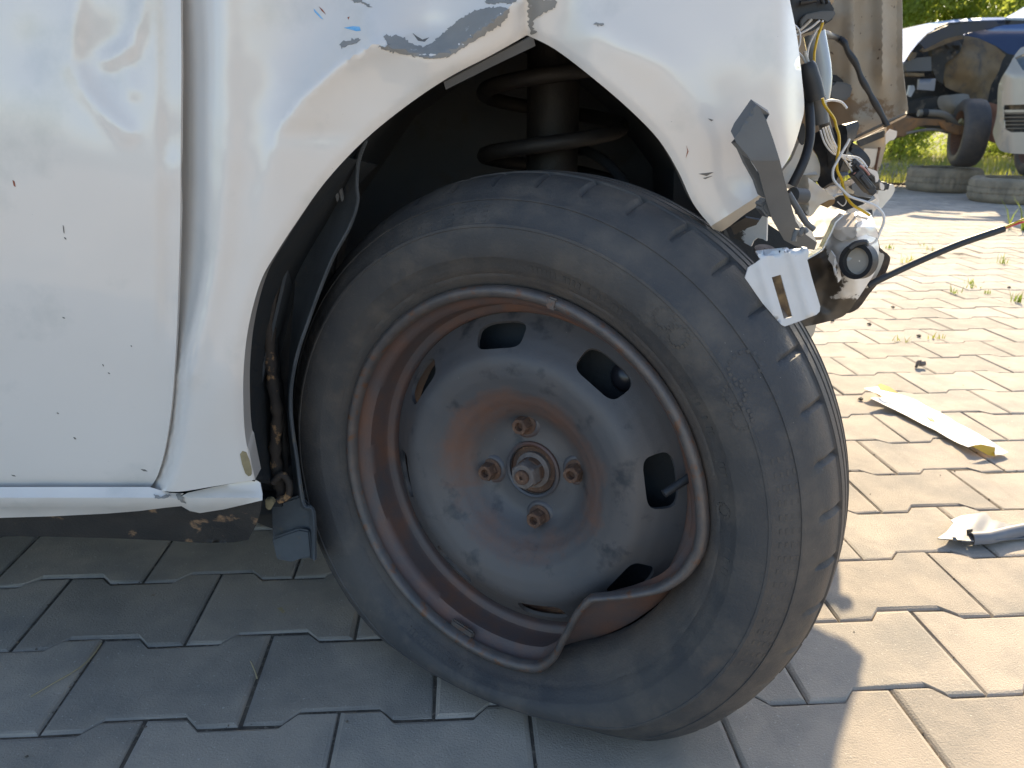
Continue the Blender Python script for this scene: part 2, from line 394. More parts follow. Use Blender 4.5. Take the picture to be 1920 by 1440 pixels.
def xdoor(py):
    for (x0, y0), (x1, y1) in zip(DEC, DEC[1:]):
        if y0 <= py <= y1: return x0+(x1-x0)*(py-y0)/max(1e-6, y1-y0)
    return DEC[-1][0] if py > DEC[-1][1] else DEC[0][0]
def Ywing(px, py):
    y = .672+.020*max(0, (py-560)/400.)**2
    b = below(px, py); f = sstep(440, 640, px)*(1-sstep(1010, 1120, px))*(1-sstep(430, 560, py))
    # above the crease the sheet leans back (up-facing), below it tucks under (down-facing)
    if b < 0: y += f*(.044*(1-exp(b/75.)))
    else: y += f*.020*(1-exp(-b/75.))
    dxd = px-xdoor(py); y += (.034-.004*sstep(480, 720, py))*sstep(66-34*sstep(480, 720, py), 2, dxd)
    y += .004*ridge(px, py, gut, 27)*(1-sstep(560, 700, py)*.6)
    y -= .006*ridge(px, py, [(418, -420), (420, 0), (424, 300), (408, 470), (380, 600), (352, 700)], 24)
    y -= .006*gz(px, py, 405, 720, 50, 120)
    y += .010*ridge(px, py, fold, 16)
    y += .010*gz(px, py, 812, 62, 60, 34)-.006*gz(px, py, 700, 40, 60, 40)
    # right half: gentle bulge, then turning away to the front edge
    s = sstep(1000, 1100, px)
    y += s*(-.014*gz(px, py, 1240, 120, 190, 190)+.026*sstep(1440, 1510, px)**2+.012*gz(px, py, 1400, 330, 60, 70))
    y -= s*.0035*ridge(px, py, [(1130, 60), (1250, 130), (1330, 250), (1360, 340)], 42)
    y += .0008*nz(px/110., py/110., 9)+.0002*nz(px/40., py/40., 2)
    y += .002*gz(px, py, 590, 250, 70, 20)
    # rolled edge at the arch
    d = segd(px, py, arch_full, False)
    y += .0030*exp(-(d/9.)**2)
    return y
wing = panel('front_wing', crom(DG, 4)[:-1]+arch_full[:-1]+crom(FR, 5), Ywing, M['paint'], car, step=11, th=.0014, edge=7, sharp=55)
# rolled flange that turns in along the arch edge
aw = dens(arch_full, 10, False)
r0 = [P(x, y, Ywing(x, y)+.0012) for x, y in aw]
nf = len(aw)
rows = [r0, [p+Vector((0, .006, .001)) for p in r0], [p+Vector((0, .020, .003)) for p in r0]]
loft('arch_flange', rows, M['paint'], wing, th=.0012, away=Vector((0, 0, 1)))
tip = [(1333, 424), (1380, 394), (1428, 362)]
loft('folded_tip', [[P(x, y, Ywing(x, y)+.0015) for x, y in dens(tip, 12, False)], [P(x+10+2*sin(i), y+16-i*.5, .70) for i, (x, y) in enumerate(dens(tip, 12, False))]], M['cream'], wing, th=.001)
# bare grey and coloured marks on the paint: thin layers on the sheet
def patch(name, pts, m, Yf, parent, sm=3, step=8, off=.0007, label=None):
    o = panel(name, pts, lambda a, b: Yf(a, b)-off, m, parent, step=step, smooth=sm, th=.0004, edge=3 if m is M['primer'] else None, jag=2.6 if m is M['primer'] else 0)
    if label: o['label'] = label
    return o
patch('bare_patch', [(719, 68), (735, 66), (752, 68), (772, 82), (796, 86), (822, 70), (850, 45), (882, 24), (912, 14), (948, 14), (954, 24), (946, 40), (920, 58), (890, 76), (862, 94), (838, 107), (806, 110), (770, 105), (735, 97), (708, 89), (730, 85)], M['primer'], Ywing, wing, sm=2)
patch('bare_patch', [(635, 82), (648, 76), (664, 73), (676, 72), (672, 79), (655, 83), (640, 91), (640, 85)], M['primer'], Ywing, wing, sm=2, step=6)
patch('bare_patch', [(990, -60), (1010, -20), (1020, 0), (1043, 0), (1040, 14), (1018, 26), (1004, 34), (998, 50), (1006, 61), (998, 64), (990, 50)], M['primer'], Ywing, wing, sm=2, step=6)
patch('bare_patch', [(914, -10), (965, -8), (962, 4), (938, 4), (912, 7)], M['primer'], Ywing, wing, sm=2, step=6)
patch('bare_patch', [(1114, 44), (1124, 43), (1133, 47), (1120, 49)], M['primer'], Ywing, wing, sm=2, step=6)
patch('bare_patch', [(662, -6), (700, 14), (672, 4), (655, -2)], M['primer'], Ywing, wing, sm=2, step=6)
patch('filler_patch', [(450, 852), (462, 848), (472, 880), (470, 892), (460, 888)], M['filler'], Ywing, wing, sm=2, step=6)
M['bluemark'] = mat('blue_crayon', (.08, .38, .72), (.3, .55, .78), rough=.6, scale=150)
M['scratch'] = mat('dark_scratch', (.16, .145, .13), rough=.7)
M['rustmark'] = mat('rust_speck', (.32, .10, .05), rough=.8)
for pts, mm in (([(662, 49), (674, 50), (676, 57), (668, 58), (645, 52)], 'bluemark'), ([(588, 16), (596, 24), (606, 36), (600, 33), (590, 22)], 'bluemark'),
                ([(598, 12), (605, 18), (611, 27), (603, 20)], 'rustmark'), ([(651, 33), (655, 31), (653, 36)], 'rustmark'),
                ([(1287, 273), (1291, 284), (1286, 296), (1289, 283)], 'rustmark'), ([(774, 62), (782, 68), (792, 74), (805, 70), (796, 78), (784, 76)], 'scratch'),
                ([(1328, 222), (1338, 225), (1334, 227)], 'scratch'), ([(1310, 326), (1338, 323), (1325, 330)], 'scratch'), ([(1318, 334), (1336, 330), (1322, 336)], 'scratch')):
    patch('paint_mark', pts, M[mm], Ywing, wing, sm=0, step=5, off=.0005)
door = bpy.data.objects['door']
for x, y, a, b in ((119, 430, 2, 11), (122, 447, 3, 3), (26, 344, 4, 9), (270, 882, 9, 3), (25, 892, 6, 2), (119, 596, 4, 2), (204, 700, 3, 2), (140, 822, 4, 3), (246, 649, 2, 2), (193, 685, 2, 3), (108, 775, 3, 2), (345, 158, 2, 2)):
    if x < 330: patch('paint_chip', [(x-a*.7, y-b*.7), (x+a*.2, y-b*.4), (x+a*.7, y+b*.7), (x-a*.1, y+b*.5)], M['rustmark'] if x == 26 else M['scratch'], Ydoor, door, sm=0, step=5, off=.0005)
# pillar seen in the door gap
panel('door_gap_seal', [(320, -420), (362, -420), (362, 400), (350, 660), (330, 850), (280, 925), (255, 925), (315, 760), (322, 400)], .725, M['blackdull'], car, step=60, th=.01)
# sill
def Ysill(px, py):
    return .700+(.012*sstep(930, 985, py) if py > 930 else 0)-.010*exp(-((py-938)/16.)**2)+.008*gz(px, py, 345, 945, 26, 40)+.002*nz(px/50., py/40., 4)
SB = [(0, 971), (100, 968), (200, 963), (262, 958), (310, 952), (340, 949), (356, 958), (375, 962), (420, 955), (492, 938)]
panel('sill', [(-1500, 972)]+SB+[(492, 925), (488, 905), (478, 899), (400, 913), (352, 924), (330, 936), (345, 925), (318, 924), (280, 913), (-1500, 914)], Ysill, M['paint'], car, step=11, th=.0015)
def Yund(px, py): return .7115+.00042*max(0, py-955)+.003*nz(px/60., py/30., 8)
panel('sill_underside', [(-1500, 966)]+[(x, y-7) for x, y in SB]+[(488, 960), (480, 985), (466, 1012), (440, 1017), (380, 1018), (300, 1013), (200, 1009), (80, 1006), (-1500, 1006)], Yund, M['sillrust'], car, step=12, th=.004)
patch('bare_patch', [(288, 925), (300, 931), (316, 926), (322, 930), (300, 936), (290, 934)], M['primer'], Ysill, bpy.data.objects['sill'], sm=0, step=5)
patch('bare_patch', [(328, 926), (336, 924), (345, 936), (350, 944), (340, 942)], M['primer'], Ysill, bpy.data.objects['sill'], sm=0, step=5)
# inner arch edge of the wing, post and rusty seam
loft('inner_arch', [[P(x-3, y+2, .692) for x, y in dens(crom(ARCH, 5), 10, False)[:60]], [P(x+18+6*nz(i*.3, 1), y+6, .73) for i, (x, y) in enumerate(dens(crom(ARCH, 5), 10, False)[:60])],
     [P(x+55, y+16, .80) for x, y in dens(crom(ARCH, 5), 10, False)[:60]]], M['blackdull'], car, th=.001)
ptube('rusty_seam', [(560, 455), (530, 500), (512, 560), (505, 640), (512, 720), (520, 780), (516, 840), (522, 900), (530, 930)], .765, lambda t: .005+.0025*sin(t*40)**2, M['rustseam'], car, 8)
panel('inner_post', [(430, 960), (430, 500), (590, 350), (640, 330), (630, 480), (600, 700), (600, 1000), (560, 1010)], .83, M['void'], car, step=40, th=.01)
prism('filler_lump', [(496, 938), (508, 936), (514, 944), (506, 958), (498, 954)], .735, .008, M['filler'], car, .001)
ptube('seam_sealer', [(548, 470), (524, 540), (514, 620), (520, 700), (530, 790), (534, 880), (538, 925)], .79, lambda t: .0035+.002*sin(t*31)**2, M['void'], car, 8)
ring_v, ring_f = tube_vf([P(512, 905, .75), P(528, 890, .75), P(542, 905, .75), P(540, 930, .75), P(522, 938, .75)], .004, 8, 4)
obj('rubber_grommet', mesh('rubber_grommet', ring_v, ring_f, 60), M['rustseam'], car)
# hanging wheel-arch liner: sheet with a free edge
E1 = [(686, 262, .73), (672, 300, .735), (668, 345, .74), (670, 378, .745), (655, 425, .745), (625, 480, .745), (600, 540, .745), (578, 600, .745), (558, 660, .745), (546, 720, .742), (545, 780, .74), (556, 860, .74), (566, 930, .738), (572, 950, .736), (588, 962, .735), (590, 1050, .735)]
E0 = [(640, 290, .80), (612, 330, .80), (590, 360, .80), (570, 400, .80), (562, 440, .80), (556, 490, .80), (552, 550, .80), (548, 600, .80), (543, 660, .80), (540, 720, .79), (538, 780, .79), (546, 860, .78), (552, 930, .775), (552, 955, .77), (560, 968, .765), (566, 1040, .76)]
c1 = crom(E1, 5); c0 = crom(E0, 5)
lin = loft('arch_liner', [[P(*q) for q in c0], [P(*[.5*(a+b)+(0, 0, .012)[k] for k, (a, b) in enumerate(zip(p, q))]) for p, q in zip(c0, c1)], [P(*q) for q in c1]], M['liner'], car, th=.0022, away=Vector((1, .3, 0)))
ptube('liner_edge', E1, 0, .0016, M['liner'], lin, 6)
prism('liner_tab', [(508, 948), (560, 930), (590, 958), (592, 1048), (566, 1044), (548, 1054), (520, 1050), (512, 1012)], lambda x, y: .752+.0002*(590-x), .006, M['liner'], lin)
prism('liner_fold', [(509, 1010), (560, 992), (580, 996), (585, 1046), (566, 1043), (548, 1056), (518, 1050)], lambda x, y: .742+.0002*(590-x), .004, M['liner'], lin)
for dx in (0, 9): prism('liner_rib', [(618+dx, 322), (625+dx, 318), (636+dx, 372), (631+dx, 380)], .755, .004, M['grey'], lin, .001)
# lip of the liner at the top of the arch
loft('arch_trim', [[P(x, y+3, .695) for x, y in dens([(832, 152), (920, 105), (1000, 64)], 14, False)], [P(x+4, y+16, .70) for x, y in dens([(832, 152), (920, 108), (1000, 70)], 14, False)]], M['grey'], car, th=.002)
# dark wheel housing: back wall, roof and front wall
def housing(y): return [P(420, 1000, .76), P(540, 480, .76), P(690, 240, .745), P(840, 130, .735), P(985, 40, .73), P(1120, 120, .735), P(1240, 230, .745), P(1340, 380, .76), P(1400, 520, .80)]
h0 = housing(0); h1 = [Vector((p.x*1.02, 1.14, p.z+.01)) for p in h0]; h1[0].z = h1[-1].z = .12
loft('wheel_housing', [h0, [Vector((p.x, .95, p.z+.02)) for p in h0], h1, [Vector((p.x*.3+.0, 1.17, .12)) for p in h1]], M['housing'], car, th=.003)
bmw = bmesh.new(); box_bm(bmw, (-1.9, 1.13, .13), (.24, 1.16, .78)); obj('inner_wing', bm_mesh('inner_wing', bmw), M['housing'], car)
# coil spring and strut
cs = []
for i in range(150):
    t = i/149*4.3*2*pi; cs.append((.045+.078*cos(t), .93+.078*sin(t), .45+.29*i/149))
tube('coil_spring', cs, .0085, M['void'], car, 8, 0)
tube('strut', [(.045, .93, .25), (.045, .93, .70)], .03, M['void'], car, 14, 0)
def disc(name, c, r, h, m, parent, n=28):
    vs, fs = lathe_vf([(.001, 0), (r*.94, 0), (r, h*.1), (r, h*.9), (r*.94, h), (.001, h)], n)
    return obj(name, mesh(name, [Vector((c[0]+v.x, c[1]+v.z, c[2]+v.y)) for v in vs], fs), m, parent)
disc('spring_seat', (.03, .93, .425), .085, .012, M['blackdull'], car)
tube('brake_hose', [(.10, .80, .42), (.13, .84, .50), (.10, .92, .55), (.05, 1.0, .56)], .006, M['black'], car)
# floor, bonnet, cabin: the rest of the car
def box(name, lo, hi, m, parent, bev=.02):
    bm = bmesh.new(); box_bm(bm, lo, hi)
    if bev: bmesh.ops.bevel(bm, geom=bm.edges[:], offset=bev, segments=2, affect='EDGES')
    return obj(name, bm_mesh(name, bm), m, parent)
box('floor_pan', (-2.9, .76, .17), (-.23, 2.2, .22), M['blackdull'], car)
box('subframe', (-.25, 1.0, .16), (.35, 1.9, .30), M['blackdull'], car, .03)
box('engine', (-.3, 1.2, .3), (.25, 1.75, .72), M['blackdull'], car, .05)
def sec(x, pts): return [Vector((x, y, z)) for y, z in pts]
bon = [sec(-.62, [(.70, .80), (.74, .92), (.95, .965), (1.45, .98), (1.95, .965), (2.16, .92), (2.2, .80)]),
       sec(-.25, [(.70, .76), (.74, .875), (.95, .915), (1.45, .935), (1.95, .915), (2.16, .87), (2.2, .78)]),
       sec(.10, [(.70, .75), (.74, .82), (.93, .86), (1.40, .87), (1.9, .86), (2.12, .82), (2.16, .74)]),
       [Vector(q) for q in ((.26, .72, .72), (.28, .76, .77), (.36, .95, .80), (.50, 1.3, .81), (.62, 1.68, .80), (.70, 2.0, .77), (.72, 2.12, .70))]]
loft('bonnet', bon, M['paint'], car, th=.004, away=Vector((0, 0, -1)))
cab = [[(-.60, .745, .93), (-.62, .80, .99), (-.62, 1.45, 1.01), (-.62, 2.1, .99), (-.60, 2.155, .93)],
       [(-1.25, .86, 1.36), (-1.25, .90, 1.42), (-1.25, 1.45, 1.45), (-1.25, 2.0, 1.42), (-1.25, 2.04, 1.36)],
       [(-2.7, .86, 1.38), (-2.7, .90, 1.43), (-2.7, 1.45, 1.46), (-2.7, 2.0, 1.43), (-2.7, 2.04, 1.38)],
       [(-3.1, .74, .9), (-3.1, .78, .95), (-3.1, 1.45, .96), (-3.1, 2.1, .95), (-3.1, 2.15, .9)],
       [(-3.15, .74, .25), (-3.15, .78, .24), (-3.15, 1.45, .24), (-3.15, 2.1, .24), (-3.15, 2.15, .25)]]
M['glass'] = mat('dark_glass', (.02, .025, .03), rough=.04, coat=1)
loft('roof', cab[1:3], M['paint'], car, th=.01, away=Vector((0, 0, -1)))
loft('windscreen', cab[0:2], M['glass'], car, th=.005, away=Vector((-1, 0, -1)))
loft('tailgate', cab[2:], M['paint'], car, th=.01, away=Vector((1, 0, 0)))
loft('side_window', [[Vector((-.62, .745, .92)), Vector((-1.0, .74, .92)), Vector((-3.1, .74, .92))], [Vector((-1.2, .86, 1.36)), Vector((-1.3, .86, 1.36)), Vector((-2.75, .86, 1.38))]], M['glass'], car, th=.005)
loft('side_window', [[Vector((-.62, 2.155, .92)), Vector((-1.0, 2.16, .92)), Vector((-3.1, 2.15, .92))], [Vector((-1.2, 2.04, 1.36)), Vector((-1.3, 2.04, 1.36)), Vector((-2.75, 2.04, 1.38))]], M['glass'], car, th=.005, away=Vector((0, -1, 0)))
loft('shoulder', [[P(-1500, -420, .70), P(-400, -420, .70), P(360, -420, .70)], [Vector((P(-1500, -420, .7).x, .745, .92)), Vector((-.9, .745, .92)), Vector((-.56, .745, .93))]], M['paint'], car, th=.004)
box('far_side', (-3.1, 2.14, .2), (-.1, 2.19, .92), M['paint'], car)

# ------------------------------------------------------------ the bent front wheel
WA, WCAM = .5066, .0521
WO = Vector((-.0073, .6791, .2522))
wn = Vector((-sin(WA)*cos(WCAM), -cos(WA)*cos(WCAM), sin(WCAM))); wx = Vector((cos(WA), -sin(WA), 0)); wz = wx.cross(-wn)
if wz.z < 0: wz = -wz
WMAT = Matrix(((wx.x, -wn.x, wz.x, WO.x), (wx.y, -wn.y, wz.y, WO.y), (wx.z, -wn.z, wz.z, WO.z), (0, 0, 0, 1)))   # local: x right, y inwards, z up
DENT = [(-95, .196), (-84, .196), (-76.3, .194), (-69.6, .180), (-62.6, .159), (-55, .144), (-50.3, .1375), (-44, .1330), (-38.8, .1325), (-32, .144), (-25.3, .159), (-18.2, .177), (-11.1, .189), (-4, .1955), (2, .197), (9, .196)]
def dent(a):
    a = (a+180) % 360-180
    for (a0, r0_), (a1, r1_) in zip(DENT, DENT[1:]):
        if a0 <= a <= a1:
            t = (a-a0)/(a1-a0); return (r0_+(r1_-r0_)*t)/.196
    return 1.0
def dentS(a): return sum(dent(a+k) for k in (-1.6, -.8, 0, .8, 1.6))/5
def rimdef(v):
    """push the outer flange in where the kerb hit it"""
    r = hypot(v.x, v.z); a = math.degrees(atan2(v.z, v.x)); k = dentS(a); 
    wgt = sstep(.046, .006, v.y) if False else max(0, min(1, (.050-v.y)/.046)); wgt = wgt*wgt*(3-2*wgt)
    s = 1+(k-1)*wgt*sstep(.140, .170, r)
    y = v.y-(1-k)*.030*wgt
    wob = 1+.004*nz(cos(radians(a))*2, sin(radians(a))*2, 5)*wgt
    return Vector((v.x*s*wob, y, v.z*s*wob))
def discprof(r):
    pr = [(0, .061), (.032, .061), (.0345, .0622), (.047, .0622), (.054, .0600), (.060, .0555), (.070, .0455), (.082, .0345), (.095, .0262), (.108, .0212), (.119, .0198), (.127, .0212), (.132, .0246), (.142, .0325), (.152, .0410), (.158, .0462), (.163, .0505), (.166, .0525)]
    for (a, b), (c, d) in zip(pr, pr[1:]):
        if a <= r <= c:
            t = (r-a)/(c-a); t = t*t*(3-2*t)*.5+t*.5; return b+(d-b)*t
    return pr[-1][1]
# wheel disc with eight hand holes
circ = [(.1655*cos(2*pi*i/150), .1655*sin(2*pi*i/150)) for i in range(150)]
holes = []; HOLEA = [101.5+45*k for k in range(8)]
for ha in HOLEA:
    h = []
    for i in range(26):
        t = 2*pi*i/26; c, s = cos(t), sin(t); e = .55
        hw, hh = .0265, .0118
        u = hw*math.copysign(abs(c)**e, c); v = hh*math.copysign(abs(s)**e, s)
        rr = .1462+v; an = radians(ha)-u/.1462
        h.append((rr*cos(an), rr*sin(an)))
    holes.append(h)
ctr = [(.026*cos(2*pi*i/40), .026*sin(2*pi*i/40)) for i in range(40)]
v2, tr = tri2d(circ, holes+[ctr], .0045)
V3 = [Vector((x, discprof(hypot(x, y))+.0006*nz(x*40, y*40, 1), y)) for x, y in v2]
V, Fc = thicken(V3, tr, .004, Vector((0, 1, 0)))
wme = mesh('wheel_disc', V, Fc, 45); at_ = wme.attributes.new('wear', 'FLOAT', 'POINT')
at_.data.foreach_set('value', [.60*exp(-((hypot(v.x, v.z)-.078)/.026)**2)*(1.0 if v.z > -.03 else .75)+.18*sstep(.142, .16, hypot(v.x, v.z)) for v in V])
wheel = obj('wheel', wme, M['disc'], car, WMAT)
wheel['label'] = 'rusty steel front wheel with its outer flange bent in at lower right'
def sub(name, me, m, lm=None):
    o = bpy.data.objects.new(name, me)
    if m is not None and not me.materials: me.materials.append(m)
    if lm is not None: o.matrix_basis = lm
    C.objects.link(o); o.parent = wheel; return o
rimp = [(.1640, .066), (.1655, .056), (.1660, .0480), (.1685, .0450), (.1745, .0435), (.1765, .0400), (.1770, .0250), (.1780, .0190), (.1815, .0165), (.1855, .0135), (.1880, .0085), (.1890, .0030),
        (.1902, .0004), (.1925, -.0010), (.1950, 0), (.1965, .0025), (.1960, .0060), (.1930, .0095), (.1880, .0165), (.1860, .021)]
inner = [(.1840, .040), (.172, .055), (.168, .075), (.17, .13), (.19, .15)]
vs, fs = lathe_vf(rimp+inner, 300)
vs = [rimdef(v) for v in vs]
sub('rim_flange', mesh('rim_flange', vs, fs, 45), M['steel_rim'])
vs, fs = lathe_vf([(.1858, .0062), (.1868, .0012), (.1890, -.0016), (.1920, -.0026), (.1952, -.0020), (.1976, .0012), (.1978, .0048)], 300)
sub('rim_edge', mesh('rim_edge', [rimdef(v) for v in vs], fs, 60), M['lip'])
# tyre
def tyreprof():
    a = [(.1785, .036), (.1800, .026), (.186, .018), (.190, .013), (.1965, .0090), (.2005, .0050), (.2040, .0035), (.2055, .0016), (.2085, .0008), (.2100, -.0012), (.2160, -.0055), (.2230, -.0090), (.2237, -.0098), (.2250, -.0104), (.2300, -.0118), (.2340, -.0126), (.2430, -.0138), (.2500, -.0133),
         (.2506, -.0140), (.2530, -.0136), (.2536, -.0124), (.2610, -.0088), (.2680, -.0038), (.2730, .0004), (.2736, -.0003), (.2752, .0008), (.2758, .0020), (.2800, .0062), (.2845, .0112), (.2880, .0165), (.2912, .0225), (.2935, .0290), (.2950, .0370), (.2958, .0440)]
    g = .0042; cw = lambda d: .2982-1.7*(d-.070)**2
    for gc in (.0475, .0635, .0790, .0940):
        a += [(cw(gc), gc-g*.5-.0006), (.2912, gc-g*.38), (.2912, gc+g*.38), (cw(gc), gc+g*.5+.0006)]
    b = [(.2945, .1040), (.2905, .1140), (.285, .122), (.275, .130), (.26, .138), (.24, .142), (.22, .140), (.205, .132), (.19, .122)]
    return a+b
tp = tyreprof(); NS = 41; DIV = 9; NT = NS*DIV
offs = [0, .10, .22, .34, .46, .58, .70, .82, .905]                          # notch between the last two
vs = []; m_ = len(tp)
def tyredef(v, r, d, ang):
    """flat tyre: squash on the ground and belly out"""
    s = sin(ang); R = .298; zr = wz.z
    rg = 10 if s > -.05 else (WO.z+.0)/(-s*zr)
    q = rg-R; rgs = R+(.5*(q-math.sqrt(q*q+.00035)) if rg < 5 else 0); sq = (rgs-.192)/(R-.192)
    if r > .192: r2 = .192+(r-.192)*sq
    else: r2 = r
    k = 1-max(0, sq); t = max(0, min(1, (r-.197)/.095)); bel = sin(pi*min(1, t*.98)**.9)
    side = -1 if d < .0700 else 1
    d2 = d+(k*(-.030*bel+.034*t*t) if side < 0 else k*.05*bel)
    if d < .03: d2 += -.004*k
    k2 = dentS(math.degrees(ang))                                              # bead has come away behind the dent
    d2 += (1-k2)*.008*(1-t)
    p = Vector((r2*cos(ang), d2, r2*sin(ang)))
    wv = WMAT@p
    if wv.z < .0015: wv.z = .0015+.0*(wv.z); p = WMAT.inverted()@wv
    return p
lug = [(i, r, d) for i, (r, d) in enumerate(tp)]
for k in range(NT):
    j = k % DIV; ang = 2*pi*((k//DIV)+offs[j]+.03*nz(k*.7, 0))/NS
    notch = (j == DIV-1)
    for i, (r, d) in enumerate(tp):
        rr = r
        if notch and .0160 < d < .046 and r > .285: rr = r-.0042
        if r < .285 and d < .02: rr = r
        vs.append(tyredef(None, rr, d+.0006*nz(cos(ang)*9, sin(ang)*9, r*60), ang))
fs = []
for k in range(NT):
    for i in range(m_-1):
        a = k*m_+i; b = a+1; c = ((k+1) % NT)*m_+i+1; d = ((k+1) % NT)*m_+i; fs.append((a, b, c, d))
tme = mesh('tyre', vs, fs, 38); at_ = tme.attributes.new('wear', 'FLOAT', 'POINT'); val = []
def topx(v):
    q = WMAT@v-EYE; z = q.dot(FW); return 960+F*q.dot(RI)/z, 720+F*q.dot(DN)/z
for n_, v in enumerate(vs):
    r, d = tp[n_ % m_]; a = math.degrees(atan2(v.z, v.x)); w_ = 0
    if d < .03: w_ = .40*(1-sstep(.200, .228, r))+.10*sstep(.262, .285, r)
    if d > .015: w_ += .34*sstep(-60, -30, a)*(1-sstep(22, 38, a))*sstep(.015, .03, d)  # tan tint on the right of the tread, painted in for grazing sunlight
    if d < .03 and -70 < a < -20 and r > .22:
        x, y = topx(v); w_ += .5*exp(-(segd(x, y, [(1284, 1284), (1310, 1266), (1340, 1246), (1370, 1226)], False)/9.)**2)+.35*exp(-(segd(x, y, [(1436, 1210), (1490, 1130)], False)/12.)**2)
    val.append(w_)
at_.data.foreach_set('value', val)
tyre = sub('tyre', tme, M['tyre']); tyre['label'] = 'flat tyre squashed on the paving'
# raised marks on the sidewall: rows of small moulded bars
bm = bmesh.new()
def bar(r, a, lr, la, h=.0007):
    q = []
    for rr, aa in ((r-lr, a-la), (r+lr, a-la), (r+lr, a+la), (r-lr, a+la)):
        ii = min(range(len(tp)-1), key=lambda n: abs(tp[n][0]-rr) if tp[n][1] < .03 else 9); d = tp[ii][1]
        # interpolate on the outer flank
        for (r0_, d0), (r1_, d1) in zip(tp, tp[1:]):
            if d0 < .03 and r0_ <= rr <= r1_: d = d0+(d1-d0)*(rr-r0_)/max(1e-6, r1_-r0_); break
        q.append((tyredef(None, rr, d+.0004, aa), tyredef(None, rr, d-h, aa)))
    lo = [bm.verts.new(x[0]) for x in q]; hi = [bm.verts.new(x[1]) for x in q]
    bm.faces.new(hi)
    for i in range(4): bm.faces.new((lo[i], lo[(i+1) % 4], hi[(i+1) % 4], hi[i]))
for a0, a1, rr in ((95, 128, .262), (-22, 20, .2655), (150, 178, .262)):
    a = a0
    while a < a1:
        for q in (-1.5, -.5, .5, 1.5): bar(rr+q*.0042, radians(a), .0007, radians(.5), .0003)
        a += 2.6
for a0, a1 in ((34, 41), (27, 31.5), (15, 22), (-6, 3), (60, 84), (-120, -100)):
    a = a0
    while a < a1:
        bar(.2175, radians(a), .0028, radians(.25+.2*random.random()), .0005); a += random.choice((1.1, 1.3, 1.3, 2.6))
for rr_, aa, rad in ((.240, 52, .0085), (.238, 47.5, .0085), (.250, 33, .0085), (.247, 28.5, .0085), (.266, 36.5, .011), (.212, 9, .0055)):
    for q in range(14):
        t0 = 2*pi*q/14; bar(rr_+rad*cos(t0), radians(aa)+rad*sin(t0)/rr_, .0011, .0011/rr_*1.3, .0006)
sub('sidewall_marks', bm_mesh('sidewall_marks', bm), M['rubber'])['kind'] = 'stuff'
# bolts, hub, nut
def hexbolt(r, h, hole, chamf=.12, n=6):
    bm = bmesh.new(); rings = []
    def ring(rr, d, k=24, hx=False):
        out = []
        for i in range(k):
            t = 2*pi*i/k; q = rr
            if hx: q = rr*cos(pi/6)/cos((t % (pi/3))-pi/6)
            out.append(bm.verts.new((q*cos(t), d, q*sin(t))))
        return out
    R_ = [ring(r*1.28, 0), ring(r*1.28, -h*.18), ring(r*1.02, -h*.26, hx=True), ring(r, -h*.9, hx=True), ring(r*.82, -h)]
    if hole: R_ += [ring(r*.5, -h*.99), ring(r*.42, -h*.6), ring(.0005, -h*.55)]
    else: R_ += [ring(.0005, -h*1.02)]
    for a, b in zip(R_, R_[1:]):
        for i in range(24): bm.faces.new((a[i], a[(i+1) % 24], b[(i+1) % 24], b[i]))
    return bm_mesh('bolt', bm, 30)
bme = hexbolt(.0092, .0165, True); PH = .2072
for k in range(4):
    t = PH+pi/2-k*pi/2
    sub('wheel_bolt', bme, M['rust'], Matrix.Translation((.05*cos(t), .0618, .05*sin(t)))@Matrix.Rotation(k*.7, 4, 'Y'))
    pv, pf = lathe_vf([(.0085, -.0004), (.0125, -.0016), (.0145, -.0012), (.0165, .0012)], 26)
    sub('bolt_seat', mesh('bolt_seat', pv, pf), M['steel'], Matrix.Translation((.05*cos(t), .0612, .05*sin(t))))
hv, hf = lathe_vf([(.0310, .0625), (.0305, .0585), (.0285, .0572), (.0265, .0585), (.0262, .0650), (.0255, .0690), (.0160, .0680), (.001, .0680)], 48)
sub('hub_ring', mesh('hub_ring', hv, hf, 35), M['steel'])
hv, hf = lathe_vf([(.0255, .0600), (.0250, .0630), (.0215, .0645), (.0150, .0640), (.0145, .0500), (.001, .0500)], 40)
sub('hub', mesh('hub', hv, hf, 35), M['rust'])
nut = hexbolt(.0150, .026, False)
sub('hub_nut', nut, M['nutgrey'], Matrix.Translation((0, .0640, 0))@Matrix.Rotation(.35, 4, 'Y'))
hv, hf = lathe_vf([(.0075, .04), (.0075, .0345), (.0062, .0335), (.0022, .0335), (.0015, .037), (.0005, .037)], 24)
sub('axle_end', mesh('axle_end', hv, hf, 35), M['rust'])
# brake drum and ball joint behind
hv, hf = lathe_vf([(.02, .088), (.088, .088), (.098, .093), (.100, .10), (.100, .13), (.02, .135)], 48)
sub('brake_disc', mesh('brake_disc', hv, hf, 35), M['rust'])
hv, hf = lathe_vf([(.06, .076), (.160, .076), (.160, .084), (.06, .084)], 48)
sub('dust_shield', mesh('dust_shield', hv, hf, 35), M['blackdull'])  # added black disc, blocks light so the hand holes stay dark
bmq = bmesh.new(); bmesh.ops.create_icosphere(bmq, subdivisions=3, radius=.016); sub('ball_joint', bm_mesh('ball_joint', bmq), mat('greasy_black', (.02, .02, .025), rough=.3), Matrix.Translation((.090, .074, .112)))
